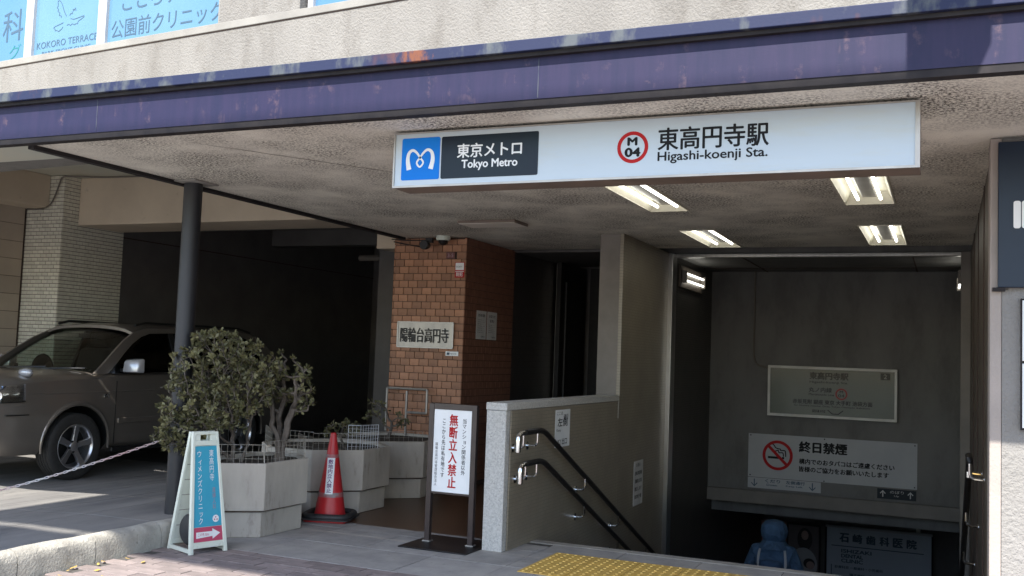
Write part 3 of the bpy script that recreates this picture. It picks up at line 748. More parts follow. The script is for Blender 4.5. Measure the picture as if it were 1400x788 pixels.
fixture(holes[0], 'twin tube ceiling light on the right, front one partly behind the station sign')
fixture(holes[1], 'twin tube ceiling light on the right, rear one close to the steel frame head')
fixture(holes[2], 'twin tube ceiling light on the left, rear one nearest the column')
fixture(holes[3], 'twin tube ceiling light on the left, front one under the station sign centre')
fl = thing('flat_ceiling_light', 'unlit flat opal ceiling light above the brick pillar', 'ceiling light', (-4.14, 8.85, CZ))
MB().box(-4.44, -3.82, 8.69, 9.03, CZ-.030, CZ-.001).build('frame', 'browntrim', fl, .003)
MB().box(-4.43, -3.83, 8.70, 9.02, CZ-.034, CZ-.031).build('diffuser', 'diffuser', fl)
def wall_lamp(x, sgn, lab):
    t = thing('stair_wall_lamp', lab, 'wall lamp', (x, 13.0, 2.6))
    MB().box(min(x, x+sgn*.03), max(x, x+sgn*.03), 12.2, 13.4, 2.44, 2.72).build('back_plate', 'rightinner', t, .004)
    for dz in (-.045, .045):
        MB().tube([(x+sgn*.065, 12.30, 2.58+dz), (x+sgn*.065, 13.3, 2.58+dz)], .0125, 10).build('tube', 'tubelow', t, 0, True)
    for yv in (12.27, 13.31): MB().box(min(x+sgn*.031, x+sgn*.09), max(x+sgn*.031, x+sgn*.09), yv, yv+.02, 2.50, 2.66).build('end_cap', 'pillarcon', t)
wall_lamp(-3.083, 1, 'twin tube wall lamp high on the left stairwell wall')
wall_lamp(.213, -1, 'twin tube wall lamp high on the right stairwell wall')

# ================================================================== THINGS ON THE BRICK PILLAR
yb = by0 - .003
pl = thing('nameplate', 'brushed steel nameplate with raised characters on the brick pillar', 'nameplate', (-5.44, yb, 1.7))
MB().box(-5.80, -5.075, yb-.018, yb, 1.555, 1.850).build('plate', 'plate', pl, .004)
for a, b, c, d in ((-5.80,-5.075,1.840,1.853),(-5.80,-5.075,1.552,1.566),(-5.803,-5.786,1.5661,1.8399),(-5.090,-5.072,1.5661,1.8399)):
    MB().box(a, b, yb-.024, yb-.0185, c, d).build('rim', 'alugrey', pl, .001)
text('陽輪台高円寺', (-5.755, yb-.0185, 1.617), RX, UZ, .625, .165, 'blacksteel', pl, 'raised_lettering', .012, th=.008)
sc_ = thing('security_sticker', 'small red and white sticker near the top of the brick pillar', 'sticker', (-5.02, yb, 2.45))
MB().box(-5.095, -4.975, yb-.004, yb-.001, 2.36, 2.535).build('sheet', 'red', sc_)
MB().box(-5.088, -4.982, yb-.0052, yb-.0041, 2.445, 2.528).build('white_panel', 'white', sc_)
text('防犯', (-5.075, yb-.0041, 2.375), RX, UZ, .08, .045, 'white', sc_, bold=.02)
text('SECURITY', (-5.078, yb-.0053, 2.475), RX, UZ, .075, .018, 'black', sc_)
MB().box(-5.088, -4.982, yb-.0052, yb-.0041, 2.425, 2.432).build('white_line', 'white', sc_)
st_ = thing('small_plate', 'tiny white plate just under the steel nameplate', 'label plate', (-5.09, yb, 1.5))
MB().box(-5.17, -5.01, yb-.005, yb-.001, 1.475, 1.525).build('plate', 'white', st_)
MB().box(-5.155, -5.12, yb-.0065, yb-.0052, 1.485, 1.512).build('mark', 'inkblue', st_)
text('www', (-5.11, yb-.0053, 1.49), RX, UZ, .08, .014, 'inkblue', st_)
for i, (a, lab) in enumerate(((10.29, 'left of the two printed notices on the shaded side of the brick pillar'), (10.585, 'right of the two printed notices on the shaded side of the brick pillar'))):
    n_ = thing('paper_notice', lab, 'notice', (-4.95, a+.13, 1.85), 0, 'notices on the brick pillar')
    MB().box(-4.958, -4.955, a, a+.265, 1.68, 2.01).build('sheet', 'paper', n_)
    text('お知らせ' if i else '居住者の皆様', (-4.955, a+.04, 1.94), (0,1,0), UZ, .18, .035, 'black', n_, bold=.01)
    if i: text('掲示禁止', (-4.955, a+.07, 1.885), (0,1,0), UZ, .12, .035, 'black', n_, bold=.01)
    for k in range(5 if i else 7): text('本建物の管理について', (-4.955, a+.03, 1.85-k*.022 if i else 1.90-k*.024), (0,1,0), UZ, .17+.02*(k % 2), .009, 'black', n_)
    text('管理組合', (-4.955, a+.13, 1.70), (0,1,0), UZ, .1, .02, 'black', n_)
dc = thing('dome_camera', 'cream dome security camera under the soffit at the brick pillar', 'security camera', (-5.20, 9.85, CZ))
MB().lathe([(.075,-.05),(.082,-.03),(.082,-.001)], (0,0,0), 'Z', 24).build('base', 'cream', dc, 0, True, abs_=False)
MB().lathe([(.01,-.105),(.03,-.098),(.048,-.078),(.055,-.0505)], (0,0,0), 'Z', 20).build('dome', 'blacksteel', dc, 0, True, abs_=False)
sl = thing('floodlight', 'small dark floodlight with a loose cable beside the dome camera', 'floodlight', (-5.42, 9.9, 2.72))
MB().lathe([(.035,.0),(.05,-.05),(.055,-.10),(.05,-.105)][::-1], (-.0,-.0,0.0), 'Y', 16).build('head', 'blackplastic', sl, 0, True, abs_=False)
MB().box(-.012, .07, -.04, -.0, .03, .085).build('bracket', 'blackplastic', sl, abs_=False)
MB().tube(smooth2([(-.45,.0,.05),(-.3,-.01,.02),(-.18,-.01,-.0),(-.05,-.0,-.02)], 5), .007, 6).build('cable', 'trim', sl, abs_=False)
MB().tube(smooth2([(-.48,.0,.08),(-.2,-.01,.06),(.2,.03,.075),(.45,.04,.08)], 5), .006, 6).build('cable', 'trim', sl, abs_=False)
bf = thing('grey_frame_stand', 'empty grey metal frame stand behind the rear planter', 'frame', (-5.6, 9.9, .05))
for a in (((-5.86,9.88,.60),(-5.86,9.88,1.085)),((-5.34,9.88,.82),(-5.34,9.88,1.085)),((-5.60,9.88,.1),(-5.60,9.88,1.06)),((-5.86,9.88,1.085),(-5.34,9.88,1.085)),((-5.60,9.88,.82),(-5.34,9.88,.82))):
    MB().tube(a, .014, 8).build('bar', 'alugrey', bf)

# ================================================================== HANDRAILS
def fillet(pts, rad, k=5):
    out = [Vector(pts[0])]
    for i in range(1, len(pts)-1):
        a, b, c = Vector(pts[i-1]), Vector(pts[i]), Vector(pts[i+1]); u = (a-b).normalized(); v = (c-b).normalized()
        rr = min(rad, (a-b).length*.45, (c-b).length*.45)
        for j in range(k+1):
            t = j/k; out.append((b+u*rr)*(1-t)**2 + b*2*t*(1-t) + (b+v*rr)*t*t)
    out.append(Vector(pts[-1])); return out
def rail(x, wx, h, y0, lab, gp_, sl=.448, yend=15.5, braille=False):
    t = thing('handrail', lab, 'handrail', (x, y0, h), 0, gp_)
    ytop = 7.55; zt = h + .0
    MB().tube(fillet([(x, y0, zt-.14), (x, y0, zt), (x, y0+.12, zt+.002)], .07), .0215, 12).build('steel_end', 'chrome', t, 0, True)
    MB().tube(fillet([(x, y0+.12, zt+.002), (x, ytop, zt+.004), (x, yend, zt-(yend-ytop)*sl)], .10), .0225, 12).build('rail', 'blacksteel', t, 0, True)
    if braille: MB().box(x-.012, x+.012, y0+.16, y0+.40, zt+.017, zt+.022).build('braille_plate', 'alu', t)
    def brk(yv, zv):
        s = 1 if wx > x else -1
        MB().tube(fillet([(x, yv, zv-.017), (x, yv, zv-.115), (wx-.004*s, yv, zv-.120)], .07), .0105, 8).build('bracket', 'chrome', t, 0, True)
        MB().lathe([(.032, 0), (.032, .006), (.018, .010)] if s < 0 else [(.018,-.010),(.026,-.006),(.026,0)], (wx, yv, zv-.120), 'X', 14).build('bracket_plate', 'chrome', t)
    brk(y0+.10, zt); brk(ytop-.12, zt)
    yv = 8.62
    while yv < yend: brk(yv, zt-(yv-ytop)*sl); yv += 1.05
    return t
rail(-2.995, -3.085, .905, 7.04, 'upper black handrail on the tiled parapet, its steel end curling down', 'left stair handrails', braille=True)
rail(-2.995, -3.085, .66, 7.10, 'lower black handrail on the tiled parapet, its steel end curling down', 'left stair handrails')
rail(.155, .245, .905, 7.25+.5, 'handrail on the brown right side of the stairs', None)

# notices on the parapet side
n_ = thing('keep_left_notice', 'white keep left notice on the parapet above the handrails', 'notice', (-3.08, 8.2, .9))
XF = -3.0845
MB().box(XF, XF+.003, 8.05, 8.41, .72, 1.045).build('sheet', 'white', n_)
YR = (0,1,0)
text('ここは', (XF+.003, 8.08, 1.0), YR, UZ, .14, .03, 'black', n_)
text('左側', (XF+.003, 8.10, .90), YR, UZ, .24, .075, 'black', n_, bold=.02)
text('通行', (XF+.003, 8.24, .955), YR, UZ, .12, .05, 'black', n_, bold=.01)
text('Keep', (XF+.003, 8.08, .85), YR, UZ, .10, .03, 'black', n_)
text('↑2 出口', (XF+.003, 8.10, .74), YR, UZ, .24, .055, 'black', n_, bold=.015)
n_ = thing('small_print_notice', 'narrow printed notice low on the tiled wall beside the steel jamb', 'notice', (-3.08, 10.6, .2))
MB().box(XF, XF+.003, 10.47, 10.82, -.075, .405).build('sheet', 'paper', n_)
text('お願い', (XF+.003, 10.55, .34), YR, UZ, .18, .04, 'black', n_)
for k, s_ in enumerate(('自転車置場', '駐輪禁止区域', '撤去します', '東京地下鉄')):
    text(s_, (XF+.003, 10.51, .25-k*.085), YR, UZ, .26, .045, 'black', n_, bold=.01)

# ================================================================== STAIRWELL SIGNS
YW = 14.165
def plate(x0, x1, z0, z1, y, m, parent, name, t=.006, bev=0): return MB().box(x0, x1, y-t, y, z0, z1).build(name, m, parent, bev)
sb = thing('line_information_board', 'framed glass fronted station information board on the stairwell end wall', 'sign board', (-1.42, YW, .8))
plate(-2.25, -.59, .815, 1.50, YW, 'alugrey', sb, 'case', .06)
for a, b, c, d in ((-2.26,-.58,1.468,1.505),(-2.26,-.58,.81,.847),(-2.26,-2.225,.8471,1.4679),(-.615,-.58,.8471,1.4679)): MB().box(a, b, YW-.09, YW-.0605, c, d).build('frame_bar', 'framesilver', sb, .006)
bd = plate(-2.224, -.616, .841, 1.474, YW-.0605, 'boardface', sb, 'board', .004)
yf = YW-.0645
text('東高円寺駅', (-1.70, yf, 1.335), RX, UZ, .50, .095, 'black', bd, bold=.05)
text('Higashi-koenji Sta.', (-1.70, yf, 1.275), RX, UZ, .50, .038, 'black', bd, bold=.04)
text('丸ノ内線', (-1.71, yf, 1.16), RX, UZ, .30, .065, 'black', bd, bold=.04)
text('Marunouchi Line', (-1.71, yf, 1.115), RX, UZ, .33, .03, 'black', bd, bold=.03)
disc((-1.285, yf, 1.145), .078, RX, UZ, 'red', bd, 'line_ring', .058)
text('M', (-1.305, yf, 1.16), RX, UZ, .04, .034, 'black', bd, bold=.05); text('04', (-1.325, yf, 1.105), RX, UZ, .078, .040, 'black', bd, bold=.03)
text('赤坂見附 銀座 東京 大手町 池袋方面', (-1.92, yf, .995), RX, UZ, 1.03, .062, 'black', bd, bold=.04)
text('for Akasaka-mitsuke, Ginza, Tokyo, Otemachi, Ikebukuro', (-1.90, yf, .955), RX, UZ, .98, .028, 'black', bd, bold=.03)
text('荻窪方面 のりば', (-1.66, yf, .885), RX, UZ, .17, .04, 'black', bd, bold=.03)
stroke([(0,.05),(.06,.0),(.14,.0),(.20,.05)], .012, (-1.46, yf, .875), RX, UZ, 'black', bd, 'arrow')
plate(-.79, -.67, 1.36, 1.45, yf, 'black', bd, 'exit_panel', .002)
text('2', (-.75, yf-.002, 1.375), RX, UZ, .04, .06, 'whitedim', bd)
MB().box(-2.222, -.618, YW-.082, YW-.079, .842, 1.473).build('glass', 'boardglass', sb)
ns_ = thing('no_smoking_sign', 'wide white no smoking notice with a red barred cigarette below the information board', 'sign', (-1.42, YW, .2))
plate(-2.52, -.33, -.055, .545, YW, 'signgrey', ns_, 'sheet', .005)
yf = YW-.005
disc((-2.12, yf-.001, .262), .205, RX, UZ, 'red', ns_, 'ban_ring', .165)
stroke([(-.13,.13),(.13,-.13)], .04, (-2.12, yf-.002, .262), RX, UZ, 'red', ns_, 'ban_bar')
MB().box(-2.25, -2.07, yf-.0012, yf, .215, .245).build('cigarette', 'black', ns_)
MB().box(-2.06, -2.03, yf-.0012, yf, .215, .245).build('cigarette_tip', 'black', ns_)
for pts in ([(-.03,.02),(.01,.03),(.02,.0),(.07,.0),(.08,-.05)], [(-.10,.05),(-.12,.09),(-.09,.12),(-.05,.10),(-.03,.07),(0,.055),(.035,.05),(.045,.03),(.10,.03),(.11,-.05)]):
    stroke(smooth2(pts, 4), .014, (-2.12, yf, .30), RX, UZ, 'black', ns_, 'smoke')
text('終日禁煙', (-1.83, yf, .33), RX, UZ, .62, .145, 'black', ns_, bold=.05)
text('構内でのおタバコはご遠慮ください', (-1.83, yf, .17), RX, UZ, 1.22, .072, 'black', ns_, bold=.04)
text('皆様のご協力をお願いいたします', (-1.83, yf, .065), RX, UZ, 1.15, .072, 'black', ns_, bold=.04)
for a, b in ((-2.49,.52),(-1.5,.525),(-.36,.515),(-2.49,-.03),(-1.5,-.04),(-.36,-.03)): disc((a, yf, b), .009, RX, UZ, 'black', ns_, 'fixing_screw', n=12)
def arrow(c, m, par, y, up=1, s=.05):
    stroke([(0,-s*up),(0,s*up)], .014, (c[0], y, c[1]), RX, UZ, m, par, 'arrow')
    stroke([(-s*.8,s*.1*up),(0,s*up),(s*.8,s*.1*up)], .014, (c[0], y-.0006, c[1]), RX, UZ, m, par, 'arrow_head')
dn = thing('down_sign', 'pale strip sign with two down arrows at the foot of the end wall', 'sign', (-2.02, YW, -.12))
plate(-2.52, -1.54, -.205, -.062, YW, 'signgrey', dn, 'sheet', .006); yf = YW-.006
arrow((-2.43,-.13), 'inkblue', dn, yf, -1); arrow((-1.65,-.13), 'inkblue', dn, yf, -1)
text('くだり', (-2.28, yf, -.12), RX, UZ, .20, .045, 'inkblue', dn, bold=.04); text('Down', (-2.26, yf, -.165), RX, UZ, .14, .028, 'inkblue', dn, bold=.03)
text('左側通行', (-2.0, yf, -.12), RX, UZ, .25, .045, 'inkblue', dn, bold=.04); text('Keep Left', (-2.0, yf, -.165), RX, UZ, .22, .028, 'inkblue', dn, bold=.03)
us = thing('up_sign', 'small navy strip sign with two up arrows at the foot of the end wall', 'sign', (-.58, YW, -.13))
plate(-.82, -.34, -.205, -.072, YW, 'navyprint', us, 'sheet', .006)
arrow((-.75,-.14), 'whitedim', us, yf, 1, .04); arrow((-.41,-.14), 'whitedim', us, yf, 1, .04)
text('のぼり', (-.66, yf, -.13), RX, UZ, .17, .04, 'whitedim', us); text('Up', (-.61, yf, -.175), RX, UZ, .06, .026, 'whitedim', us)
cd = MB().tube(fillet([(-2.47, 14.145, 2.815),(-2.47, 14.145, 1.62),(-2.43,14.145,1.5),(-2.26,14.145,1.465)], .12), .013, 8).build('conduit', 'cable', None, 0, True)
single(recenter(cd, (-2.47,14.15,1.5)), 'thin dark conduit running down the end wall to the information board', 'conduit')
# down in the passage
YP = 18.78
cl = thing('clinic_board', 'large pale dental clinic board at the bottom of the stairs', 'sign board', (-1.05, YP, -2))
plate(-1.92, -.20, -3.2, -1.33, YP, 'clinicface', cl, 'board', .04); yf = YP-.04
MB().box(-1.94, -.18, YP-.09, YP-.0, -1.328, -1.295).build('top_bar', 'alu', cl)
MB().box(-1.95, -1.921, YP-.06, YP, -3.2, -1.329).build('side_bar', 'trim', cl); MB().box(-.199, -.17, YP-.06, YP, -3.2, -1.329).build('side_bar', 'trim', cl)
for i, ch in enumerate('石﨑歯科医院'):
    text(ch if ch != '﨑' else '崎', (-1.70+i*.222, yf, -1.575), RX, UZ, .15, .15, 'inkblue', cl, bold=.05)
MB().box(-1.84, -.32, yf-.0015, yf, -1.655, -1.64).build('rule', 'inkblue', cl)
for i, s_ in enumerate(('ISHIZAKI', 'DENTAL', 'CLINIC')): text(s_, (-1.67, yf, -1.76-i*.085), RX, UZ, (.50,.36,.36)[i], .062, 'inkblue', cl, bold=.05)

for i, s_ in enumerate(('診療科目 一般歯科・小児歯科', '矯正歯科・審美歯科・口腔外科', '診療時間 午前・午後')): text(s_, (-1.78+(.25 if i == 1 else 0), yf, -2.04-i*.12), RX, UZ, .80+(.1 if i == 1 else 0), .05, 'inkblue', cl, bold=.03)
MB().box(-1.845, -1.83, yf-.0015, yf, -2.6, -1.98).build('rule', 'inkblue', cl)
po_ = thing('photo_poster', 'framed poster of a dark haired woman in white at the bottom of the stairs', 'poster', (-2.3, YP, -2))
plate(-2.62, -2.03, -2.8, -1.33, YP, 'trim', po_, 'frame', .03); yf = YP-.03
plate(-2.59, -2.06, -2.75, -1.36, yf, 'postertop', po_, 'print', .002); yf -= .002
def ell(cx, cz, a, b, m, nm, dy=0): 
    V = [(cx+a*math.cos(2*math.pi*k/24), yf-.001-dy, cz+b*math.sin(2*math.pi*k/24)) for k in range(24)]
    MB().add(V, [tuple(range(24))]).build(nm, m, po_)
ell(-2.30, -1.60, .13, .20, 'posterhair', 'hair_print'); ell(-2.30, -1.53, .062, .085, 'posterskin', 'face_print', .001)
ell(-2.32, -2.05, .24, .30, 'whitedim', 'blouse_print', .0005); ell(-2.22, -2.02, .10, .09, 'posterhair', 'hair_print', .0015); ell(-2.20, -2.05, .07, .07, 'posterskin', 'face_print', .002)
ell(-2.14, -2.30, .10, .05, 'posterhair', 'bag_print', .0015)
sn = thing('small_wall_notice', 'small pale notice strip above the dental clinic board', 'notice', (-1.08, YP, -1.15))
plate(-1.32, -.87, -1.22, -1.10, YP+.1, 'signgrey', sn, 'sheet', .1)
text('←のりば・改札口案内', (-1.30, YP-.0, -1.18), RX, UZ, .40, .045, 'inkblue', sn)
MB().box(-.45, -.38, YP+.1, YP+.2, -1.35, -1.12).build('wall_bracket', 'alugrey', sn)

# ================================================================== RIGHT WALL SIGNS
nb_ = thing('navy_wall_sign', 'navy sign board with a white rounded mark on the rendered right wall', 'sign', (.8, 6.09, 2.4))
MB().box(.262, 1.4, 6.045, 6.098, 1.975, 2.785).build('board', 'navyboard', nb_, .004)
MB().box(.235, .30, 6.05, 6.095, 1.955, 1.974).build('bracket', 'trim', nb_)
rrect(.338, .374, 2.30, 2.452, .012, 6.043, .0018, 'white', nb_, 'mark')
rrect(.379, .48, 2.30, 2.452, .012, 6.043, .0018, 'white', nb_, 'mark')
wn_ = thing('wall_notice_board', 'narrow framed pale notice board at the right edge of the rendered wall', 'notice board', (.7, 6.09, 1.5))
MB().box(.376, 1.0, 6.07, 6.098, 1.20, 1.915).build('frame', 'trim', wn_)
MB().box(.384, .99, 6.066, 6.0695, 1.575, 1.905).build('sheet', 'white', wn_); MB().box(.384, .99, 6.066, 6.0695, 1.212, 1.56).build('sheet', 'white', wn_)
# ================================================================== PLANTERS AND PLANTS
def inset(poly, d):
    n = len(poly); out = []
    for i in range(n):
        p = Vector(poly[i-1]); q = Vector(poly[i]); r_ = Vector(poly[(i+1) % n])
        e1 = (q-p).normalized(); e2 = (r_-q).normalized(); n1 = Vector((-e1.y, e1.x)); n2 = Vector((-e2.y, e2.x))
        b = (n1+n2).normalized(); out.append(tuple(q + b*(d/max(.3, b.dot(n1)))))
    return out
def planter(poly, lab, H=.58):
    cx = sum(p[0] for p in poly)/len(poly); cy = sum(p[1] for p in poly)/len(poly)
    t = thing('planter', lab, 'planter', (cx, cy, 0), 0, 'octagonal concrete planters')
    low = inset(poly, .035)
    MB().prism(low, 0, .196).build('foot', 'plantercon', t, .006)
    MB().prism(inset(poly, .045), .196, .210).build('shadow_groove', 'joint', t)
    n = len(poly); a = inset(poly, .045); mb = MB()
    V = [(x,y,.2105) for x,y in poly] + [(x,y,H) for x,y in poly] + [(x,y,H) for x,y in a] + [(x,y,H-.07) for x,y in a]
    F = [tuple(range(n-1,-1,-1))]
    for i in range(n):
        j = (i+1) % n
        for k in range(3): F.append((k*n+i, k*n+j, (k+1)*n+j, (k+1)*n+i))
    F.append(tuple(range(3*n, 4*n)))
    mb.add(V, F).build('body', 'plantercon', t, .006)
    MB().prism(inset(poly, .047), H-.068, H-.028).build('soil', 'soil', t)
    return t
def octa(cx, cy, s):
    a = s*(1+math.sqrt(2))/2; h = s/2
    return [(cx+x, cy+y) for x, y in ((a,-h),(a,h),(h,a),(-h,a),(-a,h),(-a,-h),(-h,-a),(h,-a))]
P1 = [(-4.90,6.46),(-4.90,7.03),(-5.16,7.28),(-5.40,7.28),(-5.545,7.10),(-5.545,6.40),(-5.44,6.16),(-5.30,6.16)]
P2 = octa(-5.50, 8.17, .48); P3 = octa(-5.515, 9.36, .48)
planter(P1, 'front concrete planter holding the two bushes, right behind the folding teal sign')
planter(P2, 'middle concrete planter behind the red cone')
planter(P3, 'rear concrete planter in front of the orange brick pillar')

def mesh_panel(p, q, z0, z1, m='wire', lean=0, nm='mesh_panel', lab='', cell=.05, grp='wire mesh panels round the planters'):
    p = Vector((*p, 0)); q = Vector((*q, 0)); L = (q-p).length; d = (q-p)/L; nn = Vector((-d.y, d.x, 0))
    mb = MB(); nx_ = max(2, round(L/cell)); nz = max(2, round((z1-z0)/cell))
    def pt(u, v): return p + d*(u*L) + Vector((0,0,z0+(z1-z0)*v)) + nn*(lean*v)
    for i in range(1, nx_): mb.tube([pt(i/nx_,0), pt(i/nx_,1)], .0014, 4, cap=False)
    for j in range(1, nz): mb.tube([pt(0,j/nz)+nn*.002, pt(1,j/nz)+nn*.002], .0014, 4, cap=False)
    t = thing(nm, lab, 'wire mesh', tuple(p + Vector((0,0,z0))), 0, grp)
    o = mb.build('wire_grid', m, t); o['kind'] = 'stuff'
    for a, b in (((0,0),(1,0)),((0,1),(1,1)),((0,0),(0,1)),((1,0),(1,1))): MB().tube([pt(*a), pt(*b)], .0026, 5).build('rim_wire', m, t)
    return t
i1 = inset(P1, .03)
mesh_panel(i1[7], i1[0], .56, .725, lab='wire mesh panel on the left front face of the front planter', lean=-.01)
mesh_panel(i1[0], i1[1], .56, .745, lab='wire mesh panel along the right face of the front planter', lean=.02)
mesh_panel(i1[1], i1[2], .56, .76, lab='wire mesh panel at the back corner of the front planter')
i2 = inset(P2, .03)
mesh_panel(i2[7], i2[0], .55, .73, lab='wire mesh panel on the middle planter just behind the cone tip')
mesh_panel(i2[6], i2[7], .56, .74, lab='wire mesh panel on the street face of the middle planter')
mesh_panel(i2[5], i2[6], .56, .74, lab='wire mesh panel at the left corner of the middle planter')
mesh_panel((-4.99, 7.97), (-4.94, 8.20), .57, .80, 'wirewhite', lab='bright white mesh panel standing upright on the middle planter', cell=.034)
mesh_panel((-5.10, 7.93), (-4.99, 7.97), .57, .80, 'wirewhite', lab='pale mesh panel edge on to the white one on the middle planter', cell=.034)
i3 = inset(P3, .03)
mesh_panel(i3[6], i3[7], .56, .68, lab='wire mesh panel on the street face of the rear planter')
mesh_panel(i3[7], i3[0], .56, .68, lab='wire mesh panel on the right front face of the rear planter')

def leafcluster(LB, c, d, n, s, rng):
    c = Vector(c); d = d.normalized()
    for k in range(n):
        ph = rng.uniform(0, 2*math.pi); u = d.orthogonal().normalized(); w = d.cross(u)
        o = (u*math.cos(ph) + w*math.sin(ph)); sp = rng.uniform(.25, 1.15)
        ax = (o*sp + d*rng.uniform(.15, 1.0) + Vector((0,0,.15))).normalized(); sd = ax.cross(o.cross(ax) if rng.random() < .5 else Vector((rng.uniform(-1,1), rng.uniform(-1,1), .5))).normalized()
        if sd.length < .5: sd = ax.orthogonal().normalized()
        ln = s*rng.uniform(.55, 1.4); wd = ln*.26; b = c + ax*.006 - d*rng.uniform(0, .03); nn = ax.cross(sd)
        q = [b, b+ax*ln*.55+sd*wd, b+ax*ln+nn*ln*.08, b+ax*ln*.55-sd*wd]
        LB.add(q, [(0,1,2,3)])
def bush(name, lab, base, trunks, env, seed, nt, leafs=.042, per=13, thick=.026, cat='bush', kill=.05, maxn=4200, wmax=3):
    """space-colonising growth: branches reach towards points scattered through the envelope"""
    rng = random.Random(seed)
    t = thing(name, lab, cat, base); B = Vector(base)
    att = []
    while len(att) < nt:
        p = Vector((rng.uniform(-1,1), rng.uniform(-1,1), rng.uniform(-1,1)))
        for (cx, cy, cz, rx, ry, rz_) in (env[rng.randrange(len(env))],):
            if p.length < 1 and (p.length > .45 or rng.random() < .35):
                att.append(Vector((cx+p.x*rx, cy+p.y*ry, cz+p.z*rz_)))
    nodes = [(B + Vector(a), -1) for a in trunks]; pos = [n_[0] for n_ in nodes]; par = [-1]*len(pos); 
    live = att[:]; step = .045
    for it in range(70):
        grow = {}
        keep = []
        kd = KDTree(len(pos))
        for i, p in enumerate(pos): kd.insert(p, i)
        kd.balance()
        for a in live:
            _c, bi, bd = kd.find(a)
            if bd < kill: continue
            keep.append(a); grow.setdefault(bi, Vector((0,0,0))); grow[bi] += (a-pos[bi]).normalized()
        live = keep
        if not grow or len(pos) > maxn: break
        for i, dv in grow.items():
            if dv.length < 1e-3: continue
            dv = dv.normalized() + Vector((rng.uniform(-.45,.45), rng.uniform(-.45,.45), rng.uniform(-.2,.35)))
            pos.append(pos[i] + dv.normalized()*step); par.append(i)
    n = len(pos); ch = [[] for _ in range(n)]
    for i in range(n):
        if par[i] >= 0: ch[par[i]].append(i)
    wgt = [0]*n
    for i in range(n-1, -1, -1): wgt[i] = max(1, sum(wgt[c] for c in ch[i]))
    mx = max(wgt); rad = [max(.0030, thick*(w/mx)**.42) for w in wgt]
    mb = MB(); done = [False]*n
    for i in range(n):
        for c in ch[i]:
            if done[c]: continue
            if par[i] != -1 and c == max(ch[i], key=lambda k: wgt[k]): continue
            path = [i, c]; done[c] = True
            while ch[path[-1]]:
                m_ = max(ch[path[-1]], key=lambda k: wgt[k]); path.append(m_); done[m_] = True
            pts = smooth2([tuple(pos[k]) for k in path], 2); rr = []
            for k in range(len(path)-1): rr += [rad[path[k+1]] if k == 0 else rad[path[k]], (rad[path[k]]+rad[path[k+1]])/2]
            rr.append(rad[path[-1]])
            mb.tube(pts, rr, 6 if rad[c] > .008 else 4)
    o = mb.build('branches', 'bark', t, 0, True); o['kind'] = 'stuff'
    L1, L2 = MB(), MB()
    for i in range(n):
        if wgt[i] <= wmax and par[i] >= 0:
            d = pos[i] - pos[par[i]]
            tip = not ch[i]
            if tip or rng.random() < .6:
                leafcluster(L2 if rng.random() < .33 else L1, pos[i], d, per if tip else per//2, leafs, rng)
    for q, m_ in ((L1, 'leaf'), (L2, 'leaf2')): o = q.build('foliage', m_, t); o['kind'] = 'stuff'
    return t
bush('leafy_bush', 'large dense gnarled bush leaning over the folding sign beside the canopy post', (-5.30, 6.58, .53),
     [(0,0,0),(.05,.02,0),(-.08,.05,0)], [(-5.38,6.38,1.30,.36,.36,.36),(-5.38,6.38,1.26,.40,.38,.34),(-5.42,6.34,.98,.42,.36,.30),(-5.58,6.26,.82,.24,.22,.20),(-5.12,6.46,1.22,.21,.25,.34)], 11, 1500, .036, 20, .018, kill=.045, wmax=3)
bush('gnarled_shrub', 'open gnarled shrub with pale bare stems at the right of the front planter', (-5.06, 6.80, .53),
     [(0,0,0),(.035,.02,0),(-.03,.04,0)], [(-5.03,6.82,1.26,.22,.20,.22),(-4.92,6.90,1.10,.16,.16,.20),(-5.10,6.82,1.12,.18,.16,.2)], 5, 150, .040, 15, .027, kill=.06)
bush('low_shrub', 'small low shrub growing in the middle planter', (-5.35, 8.25, .54), [(0,0,0)], [(-5.33,8.2,.74,.20,.16,.10)], 3, 60, .04, 13, .012)
bush('young_shrub', 'small forked shrub in the rear planter before the grey frame', (-5.53, 9.36, .54), [(0,0,0)], [(-5.6,9.3,.86,.24,.14,.14),(-5.35,9.35,.74,.10,.1,.06)], 8, 42, .042, 10, .018)

# ================================================================== TRAFFIC CONE
cn = thing('traffic_cone', 'red traffic cone with a white keep out strip and black weight ring', 'traffic cone', (-4.975, 7.50, 0), R(18))
def lrr(hx, hy, r, z0, z1, m, parent, name, bev=.004):
    P = []
    for cx, cy, a in ((hx-r,-hy+r,-90),(hx-r,hy-r,0),(-hx+r,hy-r,90),(-hx+r,-hy+r,180)):
        for k in range(5): t = R(a+k*22.5); P.append((cx+r*math.cos(t), cy+r*math.sin(t)))
    return MB().prism(P, z0, z1).build(name, m, parent, bev, abs_=False)
lrr(.19, .19, .04, 0, .018, 'conered', cn, 'base')
wr_ = MB(); rr_ = []
for k in range(28):
    t = 2*math.pi*k/28; c_, s_ = math.cos(t), math.sin(t); e = .5
    rr_.append((math.copysign(abs(c_)**e, c_)*.195, math.copysign(abs(s_)**e, s_)*.195, .048))
MB().tube(rr_, .028, 10, closed=True).build('weight_ring', 'blackplastic', cn, 0, True, abs_=False)
lrr(.225, .225, .06, .019, .034, 'blackplastic', cn, 'weight_plate')
MB().lathe([(.140,.018),(.136,.05),(.028,.735),(.026,.755),(.017,.763)], (0,0,0), 'Z', 40).build('body', 'conered', cn, 0, True, abs_=False)
def cone_r(z): return .136 + (.028-.136)*(z-.05)/(.735-.05)
faceang = R(-90 + 15 - 18 + 8)
